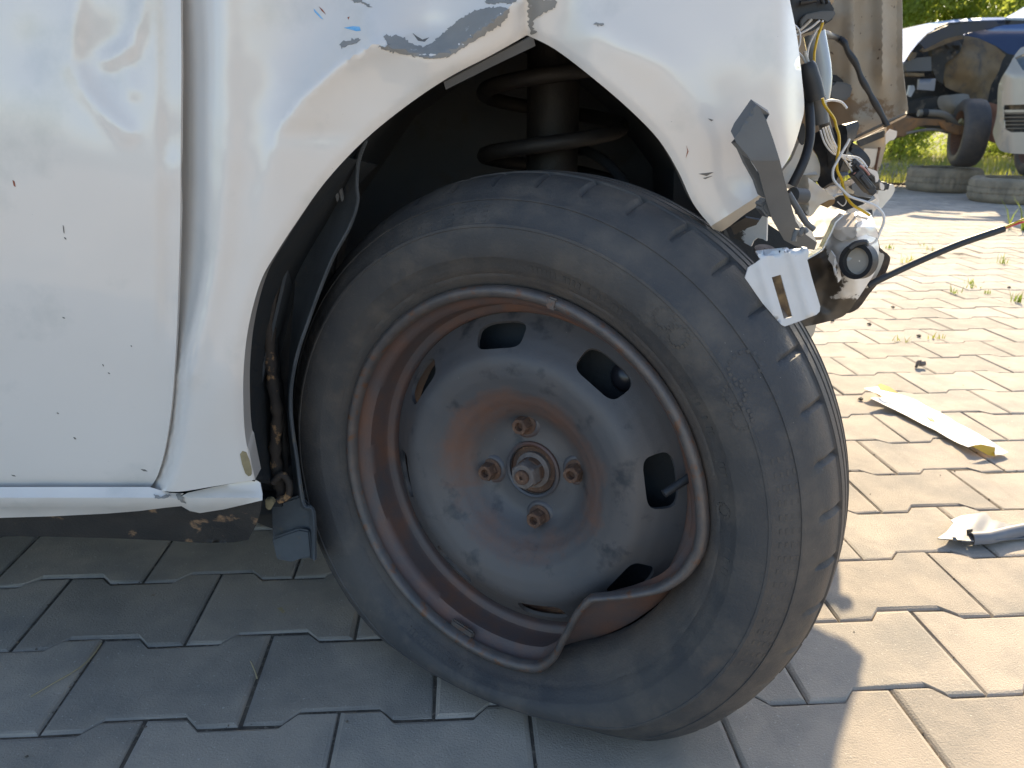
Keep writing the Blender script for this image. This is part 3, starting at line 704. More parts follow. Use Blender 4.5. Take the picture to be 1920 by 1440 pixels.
# balance weights on the flange, valve
def weight(ang, w_, r=.1925, y=-.0028):
    bm = bmesh.new(); bmesh.ops.create_cube(bm, size=1)
    bmesh.ops.scale(bm, vec=(w_, .005, .0105), verts=bm.verts[:]); bmesh.ops.bevel(bm, geom=bm.edges[:], offset=.0016, segments=2, affect='EDGES')
    a = radians(ang); sub('balance_weight', bm_mesh('balance_weight', bm), M['lip'], Matrix.Rotation(pi/2-a, 4, 'Y')@Matrix.Translation((0, y, r)))
weight(77, .010, .1925, -.001); weight(-106, .029, .1835, .0090)
tv, tf = tube_vf([(.171, .042, .0415), (.168, .034, .0395), (.160, .025, .0330)], lambda t: .0046-.0010*t, 12, 4)
sub('valve', mesh('valve', tv, tf), M['black'])
tv, tf = tube_vf([(.160, .025, .0330), (.1525, .0165, .0270)], .0038, 12, 0)
sub('valve_cap', mesh('valve_cap', tv, tf), M['black'])
# ------------------------------------------------------------ torn front end of the white car
bk = panel('bumper_bracket', [(1408, 186), (1425, 203), (1437, 225), (1450, 262), (1462, 300), (1471, 337), (1480, 372), (1492, 415), (1506, 436), (1532, 455), (1527, 469), (1512, 466), (1490, 461), (1470, 450), (1448, 412), (1437, 378), (1430, 352), (1423, 325), (1402, 292), (1381, 268), (1370, 246), (1376, 232)],
      lambda x, y: .612+.00025*max(0, y-300)+.0016*max(0, (1392-x)*.86+(225-y)*.52+6)*.7, M['grey'], car, step=8, th=.016, sharp=20)
panel('bracket_edge', [(1382, 270), (1402, 294), (1424, 328), (1432, 356), (1436, 372), (1426, 366), (1416, 338), (1398, 306)], .634, M['grey'], bk, step=10, th=.008)
prism('bracket_clip', [(1432, 376), (1444, 372), (1452, 400), (1444, 412), (1434, 402), (1426, 390)], .64, .02, M['grey'], bk)
ptube('bracket_strut', [(1478, 362), (1496, 392), (1512, 418), (1526, 430)], .70, .0028, M['grey'], bk)
ptube('bracket_torn_end', [(1488, 452), (1494, 432), (1500, 440), (1506, 428), (1512, 436)], .612, .0022, M['grey'], bk, 6)
def Yplate(x, y):
    f = (y-490)+(x-1400)*.155
    return .612+(.0026*max(0, -f-6))-.0045*exp(-((f)/9.)**2)*0-.003*exp(-((x-(1497+(y-520)*.30))/9.)**2)-.003*exp(-((x-(1432+(y-520)*.30))/9.)**2)+.0005*nz(x/30., y/30.)
def wplate(x, y):
    f = (y-490)+(x-1400)*.155
    return .52*exp(-((f+22)/14.)**2)+.2*exp(-segd(x, y, [(1475, 516), (1486, 514)])/5.)-.1
M['platepaint'] = mat('scuffed_white_plate', (.66, .66, .67), (.60, .60, .60), rough=.45, scale=40, wear_tint=((.07, .065, .065), 130), speck=(260, .74, (.2, .17, .15)))
pl = panel('bumper_plate', [(1416, 474), (1440, 471), (1513, 464), (1517, 472), (1514, 488), (1522, 520), (1538, 574), (1537, 584), (1531, 590), (1500, 602), (1472, 612), (1465, 609), (1430, 569), (1397, 521), (1403, 502), (1415, 494), (1426, 486)], Yplate, M['platepaint'], car, step=7, th=.0016,
      holes=[[(1447, 520), (1464, 515), (1486, 594), (1470, 598)]], attr=wplate, sharp=80)
prism('plate_backing', [(1442, 512), (1468, 508), (1492, 600), (1466, 606)], .632, .003, mat('slot_brown', (.2, .15, .09), (.05, .04, .035), rough=.8, scale=120), pl, 0)
def Ybeam(x, y): return .86-.055*(exp(-((x-1600)/52.)**2-((y-492)/70.)**2))+.00045*max(0, x-1605)+.007*nz(x/34., y/26.)+.003*nz(x/13., y/10.)+.006*ridge(x, y, [(1560, 440), (1552, 480), (1556, 520)], 7)+.00008*max(0, 440-y)
def wbeam(x, y):
    a = (1572-x)*.011+(y-470)*.0050
    a = max(a, (y-545)*.012+(1610-x)*.006); a -= .8*exp(-((x-1570)/16.)**2-((y-432)/36.)**2)+.55*exp(-segd(x, y, [(1540, 562), (1570, 556), (1590, 545), (1612, 530)], False)/7.)
    return max(-.5, min(.75, a*.9+.38))
beam = panel('bumper_beam', crom([(1512, 486), (1530, 477), (1544, 468), (1552, 450), (1559, 437), (1566, 418), (1582, 404), (1610, 396), (1630, 398), (1640, 424), (1645, 446), (1648, 468), (1642, 506), (1627, 532), (1606, 564), (1589, 586), (1572, 597), (1527, 609), (1480, 616), (1462, 612), (1500, 540)], 3, True), Ybeam, M['paint_wear'], car, step=7, th=.002, attr=wbeam, sharp=60)
loft('beam_lip', [[P(x, y, .80) for x, y in dens([(1512, 488), (1530, 478), (1544, 468), (1553, 450), (1560, 437), (1568, 418), (1583, 404)], 5, False)], [P(x-7, y-3, .825) for x, y in dens([(1512, 488), (1530, 478), (1544, 468), (1553, 450), (1560, 437), (1568, 418), (1583, 404)], 5, False)]], M['paint_wear'], beam, th=.0015)
panel('beam_fold', crom([(1566, 418), (1584, 404), (1610, 397), (1632, 400), (1642, 426), (1646, 446), (1626, 440), (1600, 446), (1578, 452), (1562, 440)], 2, True), lambda x, y: .80+.0007*abs(x-1606)+.0016*max(0, 426-y)+.003*nz(x/14., y/9.), M['paint'], beam, step=6, th=.0015, sharp=30)
panel('beam_crease', [(1552, 486), (1558, 470), (1566, 482), (1574, 500), (1578, 522), (1572, 530), (1566, 512), (1560, 496)], lambda x, y: .806+.0006*abs(x-1566), M['paint_wear'], beam, step=5, th=.0015, attr=lambda x, y: .55*exp(-((x-1570)/4.)**2)+.1)
panel('beam_foam', crom([(1640, 440), (1650, 464), (1668, 480), (1667, 496), (1656, 520), (1630, 551), (1610, 578), (1586, 588), (1560, 580), (1600, 530)], 3, True), lambda x, y: .90+.002*nz(x/9., y/9.), mat('brown_foam', (.10, .075, .055), (.05, .04, .035), rough=.9, scale=90, bump=.5), car, step=8, th=.02)
panel('beam_end', crom([(1640, 420), (1648, 470), (1658, 478), (1650, 505), (1632, 536), (1622, 536), (1640, 490)], 3, True), .885, M['cream'], car, step=8, th=.002)
def ring_tube(name, c, rx, axis, r_out, r_in, ln, m, parent):
    q = Vector(axis).normalized().to_track_quat('Y', 'Z').to_matrix().to_4x4()
    vs, fs = lathe_vf([(r_in, 0), (r_out, 0), (r_out, ln), (r_in, ln)], 30, True)
    return obj(name, mesh(name, [Vector(c)+(q@v) for v in vs], fs, 35), m, parent)
sc = P(1604, 490, .792)
sens = ring_tube('sensor_holder', sc, 0, (.80, .60, -.06), .0182, .0138, .0115, M['black'], car)
pv = Vector((.80, .60, -.06)).normalized()
qm = pv.to_track_quat('Y', 'Z').to_matrix().to_4x4()
vs, fs = lathe_vf([(.0005, .0075), (.0140, .0075)], 24); obj('sensor_face', mesh('sensor_face', [sc+(qm@v) for v in vs], fs), M['cream'], sens)
ptube('sensor_tab', [(1592, 466), (1604, 457), (1622, 454), (1622, 462)], .79, .003, M['black'], sens, 6)
cable = ptube('sensor_cable', [(1628, 536, .875), (1650, 524, .875), (1720, 491, .88), (1800, 457, .885), (1882, 429, .89)], 0, .0040, M['black'], car, 10)
ptube('cable_core', [(1878, 431, .889), (1900, 422, .89), (1935, 413, .895), (2040, 400, .93)], 0, .0013, M['redwire'], cable, 6)
ptube('cable_core', [(1878, 429, .889), (1900, 419, .89), (1935, 406, .895), (2040, 380, .93)], 0, .0012, M['yellowwire'], cable, 6)
# washer tank and plastic pieces (white, creased)
def cr(x, y): return .004*nz(x/16., y/16.)
wt = panel('washer_tank', crom([(1487, 352), (1503, 327), (1522, 338), (1542, 353), (1566, 373), (1556, 382), (1538, 384), (1520, 406), (1505, 392), (1490, 372)], 3, True), lambda x, y: .90+.0007*abs(x-1515)+cr(x, y), M['cream'], car, step=7, th=.02)
panel('tank_shield', crom([(1462, 330), (1484, 300), (1498, 268), (1508, 248), (1518, 262), (1524, 282), (1531, 292), (1538, 314), (1534, 336), (1516, 332), (1504, 327), (1488, 350), (1474, 352)], 3, True), lambda x, y: .93+.0006*(x-1490)+cr(x, y), M['cream'], wt, step=7, th=.004)
panel('tank_base', crom([(1508, 404), (1537, 382), (1563, 385), (1587, 394), (1574, 412), (1560, 434), (1540, 444), (1512, 440), (1500, 424)], 3, True), lambda x, y: .92+.0012*(440-y)+cr(x, y), M['platepaint'] if False else M['cream'], wt, step=7, th=.004)
panel('torn_flange', [(1547, 355), (1558, 350), (1567, 348), (1580, 343), (1598, 336), (1603, 342), (1592, 349), (1582, 356), (1578, 362), (1568, 363), (1560, 367), (1552, 364)], lambda x, y: .885+cr(x*2, y*2), M['platepaint'] if False else M['paint'], wt, step=6, th=.002)
panel('torn_flange', [(1585, 347), (1602, 359), (1600, 364), (1592, 362), (1594, 372), (1586, 366)], .88, M['cream'], wt, step=6, th=.002)
panel('torn_flange', [(1538, 384), (1556, 375), (1566, 374), (1564, 382), (1552, 390)], .895, mat('torn_brown', (.30, .19, .09), rough=.8), wt, step=6, th=.002)
panel('torn_flange', crom([(1588, 396), (1606, 388), (1630, 380), (1648, 372), (1647, 386), (1640, 396), (1634, 408), (1612, 404)], 3, True), lambda x, y: .90+cr(x, y), M['paint'], wt, step=6, th=.002)
disc_b = ring_tube('tank_boss', P(1486, 366, .86), 0, (.75, .5, -.1), .0085, .001, .02, M['grey'], wt)
# inner black plastics
blk = panel('headlamp_back', crom([(1527, 250), (1560, 240), (1585, 235), (1589, 275), (1582, 300), (1577, 315), (1568, 338), (1552, 346), (1540, 352), (1530, 334), (1538, 314), (1531, 291), (1523, 274)], 3, True), lambda x, y: .97-.0006*(x-1530)+cr(x, y), M['black'], car, step=7, th=.02)
panel('headlamp_shell', crom([(1588, 270), (1600, 268), (1620, 283), (1632, 300), (1628, 314), (1612, 314), (1593, 296)], 3, True), lambda x, y: 1.0+cr(x, y), M['black'], car, step=7, th=.015)
panel('lamp_flap', crom([(1497, 258), (1501, 236), (1508, 232), (1512, 262), (1504, 272)], 2, True), .90, M['black'], car, step=7, th=.003)
panel('inner_plate', crom([(1598, 335), (1614, 337), (1634, 358), (1634, 369), (1603, 366), (1597, 350)], 3, True), lambda x, y: .92+.0004*(x-1600), M['grey'], car, step=7, th=.006)
panel('lower_recess', [(1552, 378), (1575, 366), (1600, 366), (1634, 372), (1610, 388), (1586, 396), (1560, 386)], .96, M['blackdull'], car, step=10, th=.004)
def conn(px, py, Y, l, h, ang, m=None, tilt=0):
    bm = bmesh.new(); box_bm(bm, (-l/2, -.008, -h/2), (l/2, .008, h/2)); box_bm(bm, (-l*.3, -.0105, -h*.25), (l*.3, -.0079, h*.25)); box_bm(bm, (l*.5-.0001, -.006, -h*.36), (l*.5+.004, .006, h*.36))
    bmesh.ops.bevel(bm, geom=bm.edges[:], offset=.0008, segments=1, affect='EDGES')
    p = P(px, py, Y); o = obj('plug', bm_mesh('plug', bm), m or M['black'], car, Matrix.Translation(p)@Matrix.Rotation(radians(ang), 4, 'Y')@Matrix.Rotation(radians(tilt), 4, 'Z')); return o
conn(1606, 316, .86, .024, .008, 42); conn(1622, 326, .865, .026, .009, 40); conn(1617, 340, .85, .028, .009, 44); conn(1634, 336, .87, .018, .009, 48); conn(1648, 348, .88, .010, .009, 5); conn(1598, 303, .87, .016, .007, 30)
for pts in ([(1590, 292), (1598, 293), (1596, 298), (1588, 296)], [(1592, 306), (1600, 304), (1599, 311), (1593, 311)], [(1617, 311), (1622, 310), (1620, 317)], [(1626, 315), (1636, 318), (1645, 322), (1648, 336), (1642, 342), (1640, 330), (1632, 324)], [(1634, 362), (1646, 364), (1647, 378), (1640, 368)], [(1650, 342), (1658, 347), (1657, 356), (1651, 354)]):
    panel('foam_scrap', crom(pts, 2, True), .852, M['paint'], car, step=5, th=.002)
panel('torn_skirt', crom([(1648, 354), (1660, 350), (1673, 345), (1678, 353), (1673, 367), (1662, 380), (1651, 392), (1646, 380)], 3, True), lambda x, y: .95+.0012*(x-1650), M['cream'], car, step=6, th=.002)
# cables, hoses
ptube('hose', [(1508, 158, .90), (1516, 190, .89), (1519, 225, .88), (1518, 262, .87), (1510, 295, .86), (1497, 325, .855), (1485, 348, .855)], 0, .0050, M['black'], car, 12)
ptube('hose', [(1536, 182, .90), (1541, 215, .91), (1549, 245, .93), (1560, 275, .95), (1562, 320, .96)], 0, .0068, M['black'], car, 12)
ptube('cable_sleeve', [(1512, 118), (1517, 138), (1524, 160), (1530, 188)], .885, lambda t: .0098*(1-.25*(1-min(1, t*5))), M['black'], car, 14)
ptube('cable_sleeve', [(1531, 184), (1537, 205), (1541, 232)], .895, .0075, M['grey'], car, 12)
ptube('clear_tube', [(1527, 62), (1536, 110), (1540, 150), (1536, 186)], 1.02, .0125, M['clear'], car, 14)
cn = prism('harness_connector', [(1478, -60), (1540, -60), (1548, 0), (1560, 9), (1569, 19), (1567, 32), (1552, 44), (1524, 58), (1500, 66), (1490, 56), (1484, 20)], .97, .05, M['black'], car, .003)
prism('connector_lip', [(1500, 40), (1510, 27), (1540, 20), (1567, 20), (1565, 31), (1550, 42), (1542, 34), (1514, 34), (1502, 52)], .962, .01, M['grey'], cn, .001)
for q in ([(1548, -4), (1552, 6)], [(1540, -4), (1544, 6)], [(1500, 6), (1520, 2), (1530, 0)]): ptube('connector_rib', q, .962, .0025, M['black'], cn, 6, 0)
def wire(q, Y, m='whitewire', r=.00115, nm='wire'): return ptube(nm, q, Y, r, M[m], car, 6, 5)
wire([(1543, 38), (1538, 50), (1530, 58), (1518, 83), (1514, 100), (1514, 120)], .90)
wire([(1537, 38), (1520, 52), (1502, 62), (1494, 66)], .91); wire([(1522, 36), (1512, 46), (1500, 56), (1490, 60)], .91, 'cream', .0014)
wire([(1488, 46), (1496, 54), (1500, 66), (1499, 83), (1493, 95)], .89); wire([(1494, 96), (1505, 107), (1511, 119)], .89); wire([(1509, 96), (1512, 108), (1515, 118)], .89, 'cream', .002)
wire([(1543, 42), (1538, 56), (1533, 70), (1527, 100), (1527, 128)], .893, 'yellowwire', .0014)
wire([(1542, 184), (1545, 195), (1553, 207), (1564, 223), (1568, 238), (1573, 255), (1573, 278), (1569, 300), (1570, 320), (1578, 337), (1582, 357), (1587, 370), (1600, 385), (1617, 395), (1631, 404)], .845, 'yellowwire', .0015)
wire([(1542, 193), (1552, 189), (1563, 188), (1578, 192), (1588, 203)], .88, r=.0013)
wire([(1593, 260), (1588, 270), (1578, 287), (1570, 302), (1562, 318), (1563, 337), (1577, 353), (1593, 368), (1622, 378), (1643, 387), (1656, 402), (1657, 417), (1650, 435), (1642, 452), (1628, 459)], .835, r=.0014)
for dx, dy, e in ((0, 0, [(1600, 304), (1612, 314)]), (5, -2, [(1606, 299), (1619, 312)]), (-5, 4, [(1593, 314), (1603, 330)]), (10, -4, [(1610, 296), (1626, 314)])):
    wire([(1543+dx, 240+dy), (1551+dx, 264+dy), (1564+dx*.6, 283+dy), (1580, 293+dy*.5)]+e, .855, r=.0010)
wire([(1602, 325), (1613, 334), (1624, 344)], .845, 'pink', .0017); wire([(1612, 310), (1622, 318), (1630, 328)], .85, 'pink', .0012)
wire([(1570, 378), (1580, 386), (1586, 380), (1586, 372)], .87, r=.0006)
# small pieces under the wing tip
panel('tip_bracket', [(1384, 436), (1400, 428), (1418, 422), (1434, 398), (1438, 402), (1437, 452), (1430, 448), (1420, 446), (1412, 452), (1408, 462), (1390, 452), (1376, 446)], lambda x, y: .70+.0004*(1437-x), M['paint_wear'], car, step=6, th=.002, attr=lambda x, y: .5*sstep(1420, 1385, x)+.1)
panel('tip_backing', [(1340, 430), (1380, 405), (1432, 372), (1440, 420), (1470, 440), (1520, 466), (1420, 500), (1400, 520), (1350, 460)], .80, M['blackdull'], car, step=14, th=.006)
panel('tip_flap', [(1370, 424), (1398, 408), (1430, 414), (1434, 420), (1398, 436), (1376, 440)], lambda x, y: .755+.0006*(y-400), M['black'], car, step=7, th=.002)
panel('lower_skirt', [(1478, 612), (1500, 600), (1532, 604), (1526, 626), (1516, 642), (1490, 632)], .93, M['cream'], car, step=8, th=.004)
ring_tube('bolt_boss', P(1434, 466, .70), 0, (0, .3, -1), .009, .001, .004, M['nutgrey'], car)
# far wing: its muddy inside faces the camera
FY = 1.70
def Yfar(x, y): return FY-.020*exp(-((x-1598)/13.)**2)*sstep(260, 60, y)-.026*exp(-((x-1655)/14.)**2)*sstep(200, 120, y)-.014*sstep(1676, 1702, x)+.012*sstep(1580, 1540, x)+.004*nz(x/30., y/30.)
def wfar(x, y): return .18+.30*sstep(90, 170, y)*sstep(1640, 1560, x)+.22*sstep(160, 205, y)+.18*gz(x, y, 1650, 200, 30, 30)-.12*sstep(120, 0, y)
M['mud'] = mat('muddy_panel_inside', (.40, .335, .25), (.31, .25, .18), rough=.6, scale=9, wear_tint=((.21, .135, .075), 22), speck=(90, .70, (.10, .07, .05)), bump=.2, bscale=120)
fw = panel('far_wing', [(1480, -80), (1600, -100), (1678, -96), (1689, -70), (1691, 0), (1692, 55), (1692, 117), (1697, 167), (1703, 203), (1702, 213), (1680, 222), (1660, 228), (1590, 262), (1540, 290), (1480, 290)], Yfar, M['mud'], car, step=9, th=.002, attr=wfar)
fl = [(1702, 213), (1660, 236), (1600, 268), (1540, 300)]
loft('far_wing_flange', [[P(x, y-1, FY-.05) for x, y in dens([(1700, 209), (1660, 229), (1590, 262), (1540, 290)], 12, False)[:18]], [P(x, y+5, FY-.075) for x, y in dens([(1700, 209), (1660, 229), (1590, 262), (1540, 290)], 12, False)[:18]], [P(x-2, y+10, FY-.03) for x, y in dens([(1700, 209), (1660, 229), (1590, 262), (1540, 290)], 12, False)[:18]]], M['mud'], fw, th=.002)
prism('grommet', [(1553, 163), (1567, 152), (1585, 154), (1601, 161), (1594, 186), (1577, 190), (1556, 186)], FY-.03, .02, M['grey'], fw, .004)
prism('grommet_hole', [(1558, 143), (1567, 139), (1578, 147), (1584, 154), (1566, 153), (1556, 152)], FY-.026, .015, M['blackdull'], fw, .002)
ptube('far_cable', [(1540, 62, 1.2), (1552, 66, 1.4), (1567, 70), (1583, 80), (1590, 97), (1605, 120), (1615, 147), (1627, 168), (1637, 187), (1652, 213), (1663, 236)], FY-.07, lambda t: .0050+.0016*sin(t*17)**2, M['black'], fw, 10)
lb = panel('lamp_support', [(1612, 262), (1662, 238), (1664, 262), (1652, 308), (1641, 332), (1620, 330), (1606, 290)], FY+.04, M['mud'], car, step=9, th=.01)
prism('support_panel', [(1620, 278), (1648, 279), (1642, 308), (1634, 316), (1618, 300)], FY+.03, .004, M['cream'], lb, .001)
prism('support_rail', [(1606, 264), (1660, 243), (1661, 256), (1612, 276)], FY+.028, .006, M['black'], lb, .002)
ptube('support_edge', [(1649, 276), (1643, 308), (1640, 332)], FY+.03, .003, M['rust'], lb, 6, 0)
panel('torn_clip', [(1660, 252), (1669, 242), (1682, 246), (1681, 256), (1676, 262), (1668, 264), (1660, 272)], FY+.02, M['paint'], car, step=6, th=.003)
ptube('front_strip', [(1630, 394), (1634, 420), (1642, 440)], .90, .003, M['black'], car, 6)
# ------------------------------------------------------------ background: wrecks on tyres
def back(o, name): return o
def bcomp(name, pts, Y, m, parent, th=.03, smooth=0, step=8, **k): return panel(name, pts, Y, m, parent, step=step, smooth=smooth, th=th, **k)
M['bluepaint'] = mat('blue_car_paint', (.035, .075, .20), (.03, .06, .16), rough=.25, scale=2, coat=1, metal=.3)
M['bluetop'] = mat('dusty_blue_paint', (.20, .27, .42), (.26, .32, .44), rough=.22, scale=3, coat=1, metal=.35)  # lighter copy of the blue paint: sky reflection put into the colour
M['bay'] = mat('dark_engine_bay', (.014, .016, .017), (.032, .029, .024), rough=.7, scale=6, c3=(.11, .09, .065), c3at=.6, c3scale=14)
M['baytan'] = mat('dusty_inner_wing', (.21, .150, .080), (.13, .095, .055), rough=.8, scale=4, c3=(.075, .065, .055), c3at=.58, c3scale=9, c3soft=.1, bump=.4, bscale=40)
M['bayrust'] = mat('rusty_subframe', (.30, .155, .065), (.18, .11, .06), rough=.85, scale=7, c3=(.10, .075, .06), c3at=.6, c3scale=16)
M['bayred'] = mat('red_oxide_liner', (.27, .115, .07), (.18, .10, .065), rough=.85, scale=6, c3=(.28, .24, .2), c3at=.66, c3scale=14)
M['alloy'] = mat('dull_casting', (.21, .19, .155), (.15, .135, .11), rough=.6, scale=8, bump=.3, bscale=60)
BY = 6.9
bc = thing('blue_wreck', (P(1830, 300, BY).x, BY, 0), 'dark blue wrecked car without bumper or headlamps, propped on a tyre', 'car')
def Ynose(x, y): return BY-.1+.9*sstep(1700, 1800, x)*.6+.010*(110-y)
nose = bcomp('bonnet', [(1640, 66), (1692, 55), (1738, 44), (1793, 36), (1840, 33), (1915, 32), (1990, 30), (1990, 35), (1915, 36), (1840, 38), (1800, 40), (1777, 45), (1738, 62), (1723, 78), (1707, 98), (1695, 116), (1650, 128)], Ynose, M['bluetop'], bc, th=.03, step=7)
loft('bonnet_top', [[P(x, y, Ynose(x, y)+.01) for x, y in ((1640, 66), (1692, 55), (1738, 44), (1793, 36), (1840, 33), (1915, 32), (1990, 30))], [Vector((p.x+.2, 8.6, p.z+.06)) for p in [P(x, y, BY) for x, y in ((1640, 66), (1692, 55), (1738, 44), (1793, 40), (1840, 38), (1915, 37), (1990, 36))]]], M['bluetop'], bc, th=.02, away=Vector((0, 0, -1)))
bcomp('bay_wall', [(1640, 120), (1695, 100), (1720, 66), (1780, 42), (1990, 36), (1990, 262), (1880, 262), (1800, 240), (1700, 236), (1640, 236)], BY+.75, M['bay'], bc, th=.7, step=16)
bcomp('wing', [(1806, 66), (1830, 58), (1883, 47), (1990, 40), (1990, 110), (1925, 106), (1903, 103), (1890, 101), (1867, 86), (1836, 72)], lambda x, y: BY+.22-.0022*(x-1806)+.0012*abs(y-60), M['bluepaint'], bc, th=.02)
bcomp('wing_edge', [(1723, 80), (1738, 64), (1777, 47), (1840, 40), (1990, 37), (1990, 47), (1883, 47), (1806, 64), (1770, 74), (1735, 92)], BY+.10, mat('shaded_navy', (.018, .022, .045), (.03, .028, .022), rough=.5, scale=6), bc, th=.02)  # dark strip that paints the shadow below the bonnet edge
bcomp('inner_wing', [(1810, 66), (1836, 72), (1867, 87), (1886, 103), (1880, 112), (1873, 133), (1858, 160), (1850, 196), (1830, 190), (1808, 176), (1792, 172), (1772, 162), (1768, 137), (1773, 120), (1787, 107), (1802, 92)], lambda x, y: BY+.5-.15*gz(x, y, 1820, 130, 30, 40)+.03*nz(x/20., y/20.), M['baytan'], bc, th=.03)
bcomp('chassis_rail', [(1726, 94), (1742, 84), (1775, 71), (1802, 66), (1806, 72), (1780, 80), (1750, 92), (1732, 98)], BY+.35, M['baytan'], bc)
bcomp('headlamp_mount', [(1702, 98), (1720, 98), (1716, 108), (1706, 114)], BY+.2, M['baytan'], bc)
bcomp('fuse_box', [(1694, 117), (1722, 108), (1746, 106), (1747, 133), (1700, 134)], BY+.35, mat('dusty_grey_box', (.09, .095, .10), rough=.6), bc, th=.1)
bcomp('battery_tray', [(1700, 136), (1733, 138), (1733, 143), (1702, 142)], BY+.3, M['baytan'], bc, th=.1)
bcomp('wiring_loom', [(1748, 92), (1770, 82), (1808, 74), (1800, 96), (1788, 108), (1772, 120), (1768, 158), (1756, 150), (1748, 130)], lambda x, y: BY+.45+.03*nz(x/8., y/8.), M['bay'], bc, th=.05)
bcomp('bracket_plate', [(1724, 148), (1755, 147), (1752, 170), (1722, 168)], BY+.15, mat('pale_bracket', (.20, .205, .22), rough=.5), bc)
bcomp('radiator_hose_clip', [(1706, 160), (1714, 160), (1716, 168), (1708, 182), (1702, 178)], BY+.2, mat('pale_clip', (.3, .33, .36), rough=.4), bc)
bcomp('gearbox', crom([(1760, 182), (1780, 178), (1816, 177), (1815, 203), (1806, 214), (1796, 222), (1784, 216), (1760, 202)], 3, True), lambda x, y: BY+.4-.15*gz(x, y, 1795, 198, 22, 20), M['alloy'], bc, th=.1)
bcomp('sump', [(1702, 190), (1725, 188), (1758, 180), (1760, 210), (1735, 214), (1700, 212)], BY+.4, M['bay'], bc, th=.2)
ptube('exhaust_pipe', [(1722, 212), (1745, 212), (1765, 214), (1785, 224), (1800, 236)], BY+.2, .030, M['alloy'], bc, 12)
ptube('pipe_clamp', [(1728, 212), (1738, 212)], BY+.2, .036, M['bay'], bc, 12, 0)
bcomp('subframe', [(1672, 232), (1685, 226), (1700, 221), (1735, 222), (1772, 225), (1776, 236), (1735, 234), (1720, 238), (1706, 248), (1694, 256), (1684, 254), (1678, 244)], lambda x, y: BY+.15+.015*nz(x/14., y/9.), M['bayrust'], bc, th=.2)
bcomp('track_arm', [(1766, 228), (1786, 231), (1800, 236), (1832, 236), (1846, 250), (1822, 252), (1796, 252), (1774, 244)], BY+.05, M['bayrust'], bc, th=.06)
bcomp('splash_liner', [(1836, 200), (1856, 192), (1870, 196), (1869, 230), (1866, 268), (1850, 262), (1838, 246), (1831, 230)], lambda x, y: BY-.05+.02*nz(x/12., y/12.), M['bayred'], bc, th=.03)
ptube('drive_shaft', [(1800, 226), (1812, 232), (1820, 236)], BY+.1, .022, mat('yellowish_rubber', (.3, .28, .16), rough=.6), bc, 8)
ptube('lower_bar', [(1700, 250), (1740, 243), (1776, 246)], BY+.1, .012, M['alloy'], bc, 8)
bcomp('windscreen', [(1885, 33), (1905, 22), (1925, 10), (1990, -20), (1990, 34), (1915, 34)], lambda x, y: BY+1.0+.012*(34-y), mat('pale_glass', (.55, .62, .7), rough=.1, coat=1), bc, th=.02)
bb = bmesh.new(); p0 = P(1930, 30, BY+1.7)
box_bm(bb, (p0.x-.02, BY+.5, .45), (p0.x+2.2, BY+1.6, 1.2)); bmesh.ops.bevel(bb, geom=bb.edges[:], offset=.08, segments=3, affect='EDGES'); obj('cabin', bm_mesh('cabin', bb), M['bluepaint'], bc)
def roadwheel(name, c, r, wd, az, parent, m=None, rim=True, spokes=8):
    T = Matrix.Translation(c)@Matrix.Rotation(az, 4, 'Z')
    h = wd/2
    vs, fs = lathe_vf([(r*.66, -h*.9), (r*.72, -h), (r*.88, -h*1.02), (r*.97, -h*.82), (r, -h*.5), (r, h*.5), (r*.97, h*.82), (r*.88, h*1.02), (r*.72, h), (r*.66, h*.9)], 48)
    o = bpy.data.objects.new(name, mesh(name, vs, fs, 50)); o.data.materials.append(m or M['rubber']); o.matrix_basis = T
    link(o, parent)
    if rim:
        vs, fs = lathe_vf([(r*.67, -h*.95), (r*.64, -h*.8), (r*.60, -h*.2), (r*.60, h*.6), (r*.66, h*.92)], 48)
        q = bpy.data.objects.new('rim', mesh('rim', vs, fs, 50)); q.data.materials.append(M['rust']); C.objects.link(q); q.parent = o
        bm = bmesh.new()
        for k in range(spokes):
            a = 2*pi*k/spokes; box_bm(bm, (r*.12, -h*.5, -r*.065), (r*.62, -h*.38, r*.065), Matrix.Rotation(a, 4, 'Y'))
        vs, fs = lathe_vf([(.001, -h*.55), (r*.16, -h*.55), (r*.17, -h*.3), (.001, -h*.3)], 20); b0 = [bm.verts.new(v) for v in vs]
        for f in fs:
            try: bm.faces.new([b0[i] for i in f])
            except ValueError: pass
        q = bpy.data.objects.new('rim_centre', bm_mesh('rim_centre', bm)); q.data.materials.append(M['rust']); C.objects.link(q); q.parent = o
    return o
pw = G(1806, 352)
wl = roadwheel('wheel', Vector((P(1809, 300, BY).x, BY+.02, .205+.285)), .275, .19, radians(76), bc)
M['dustytyre'] = mat('dusty_old_tyre', (.33, .27, .19), (.21, .175, .125), rough=.85, scale=8, bump=.5, bscale=120, c3=(.16, .135, .10), c3at=.6, c3scale=14, c3soft=.12)
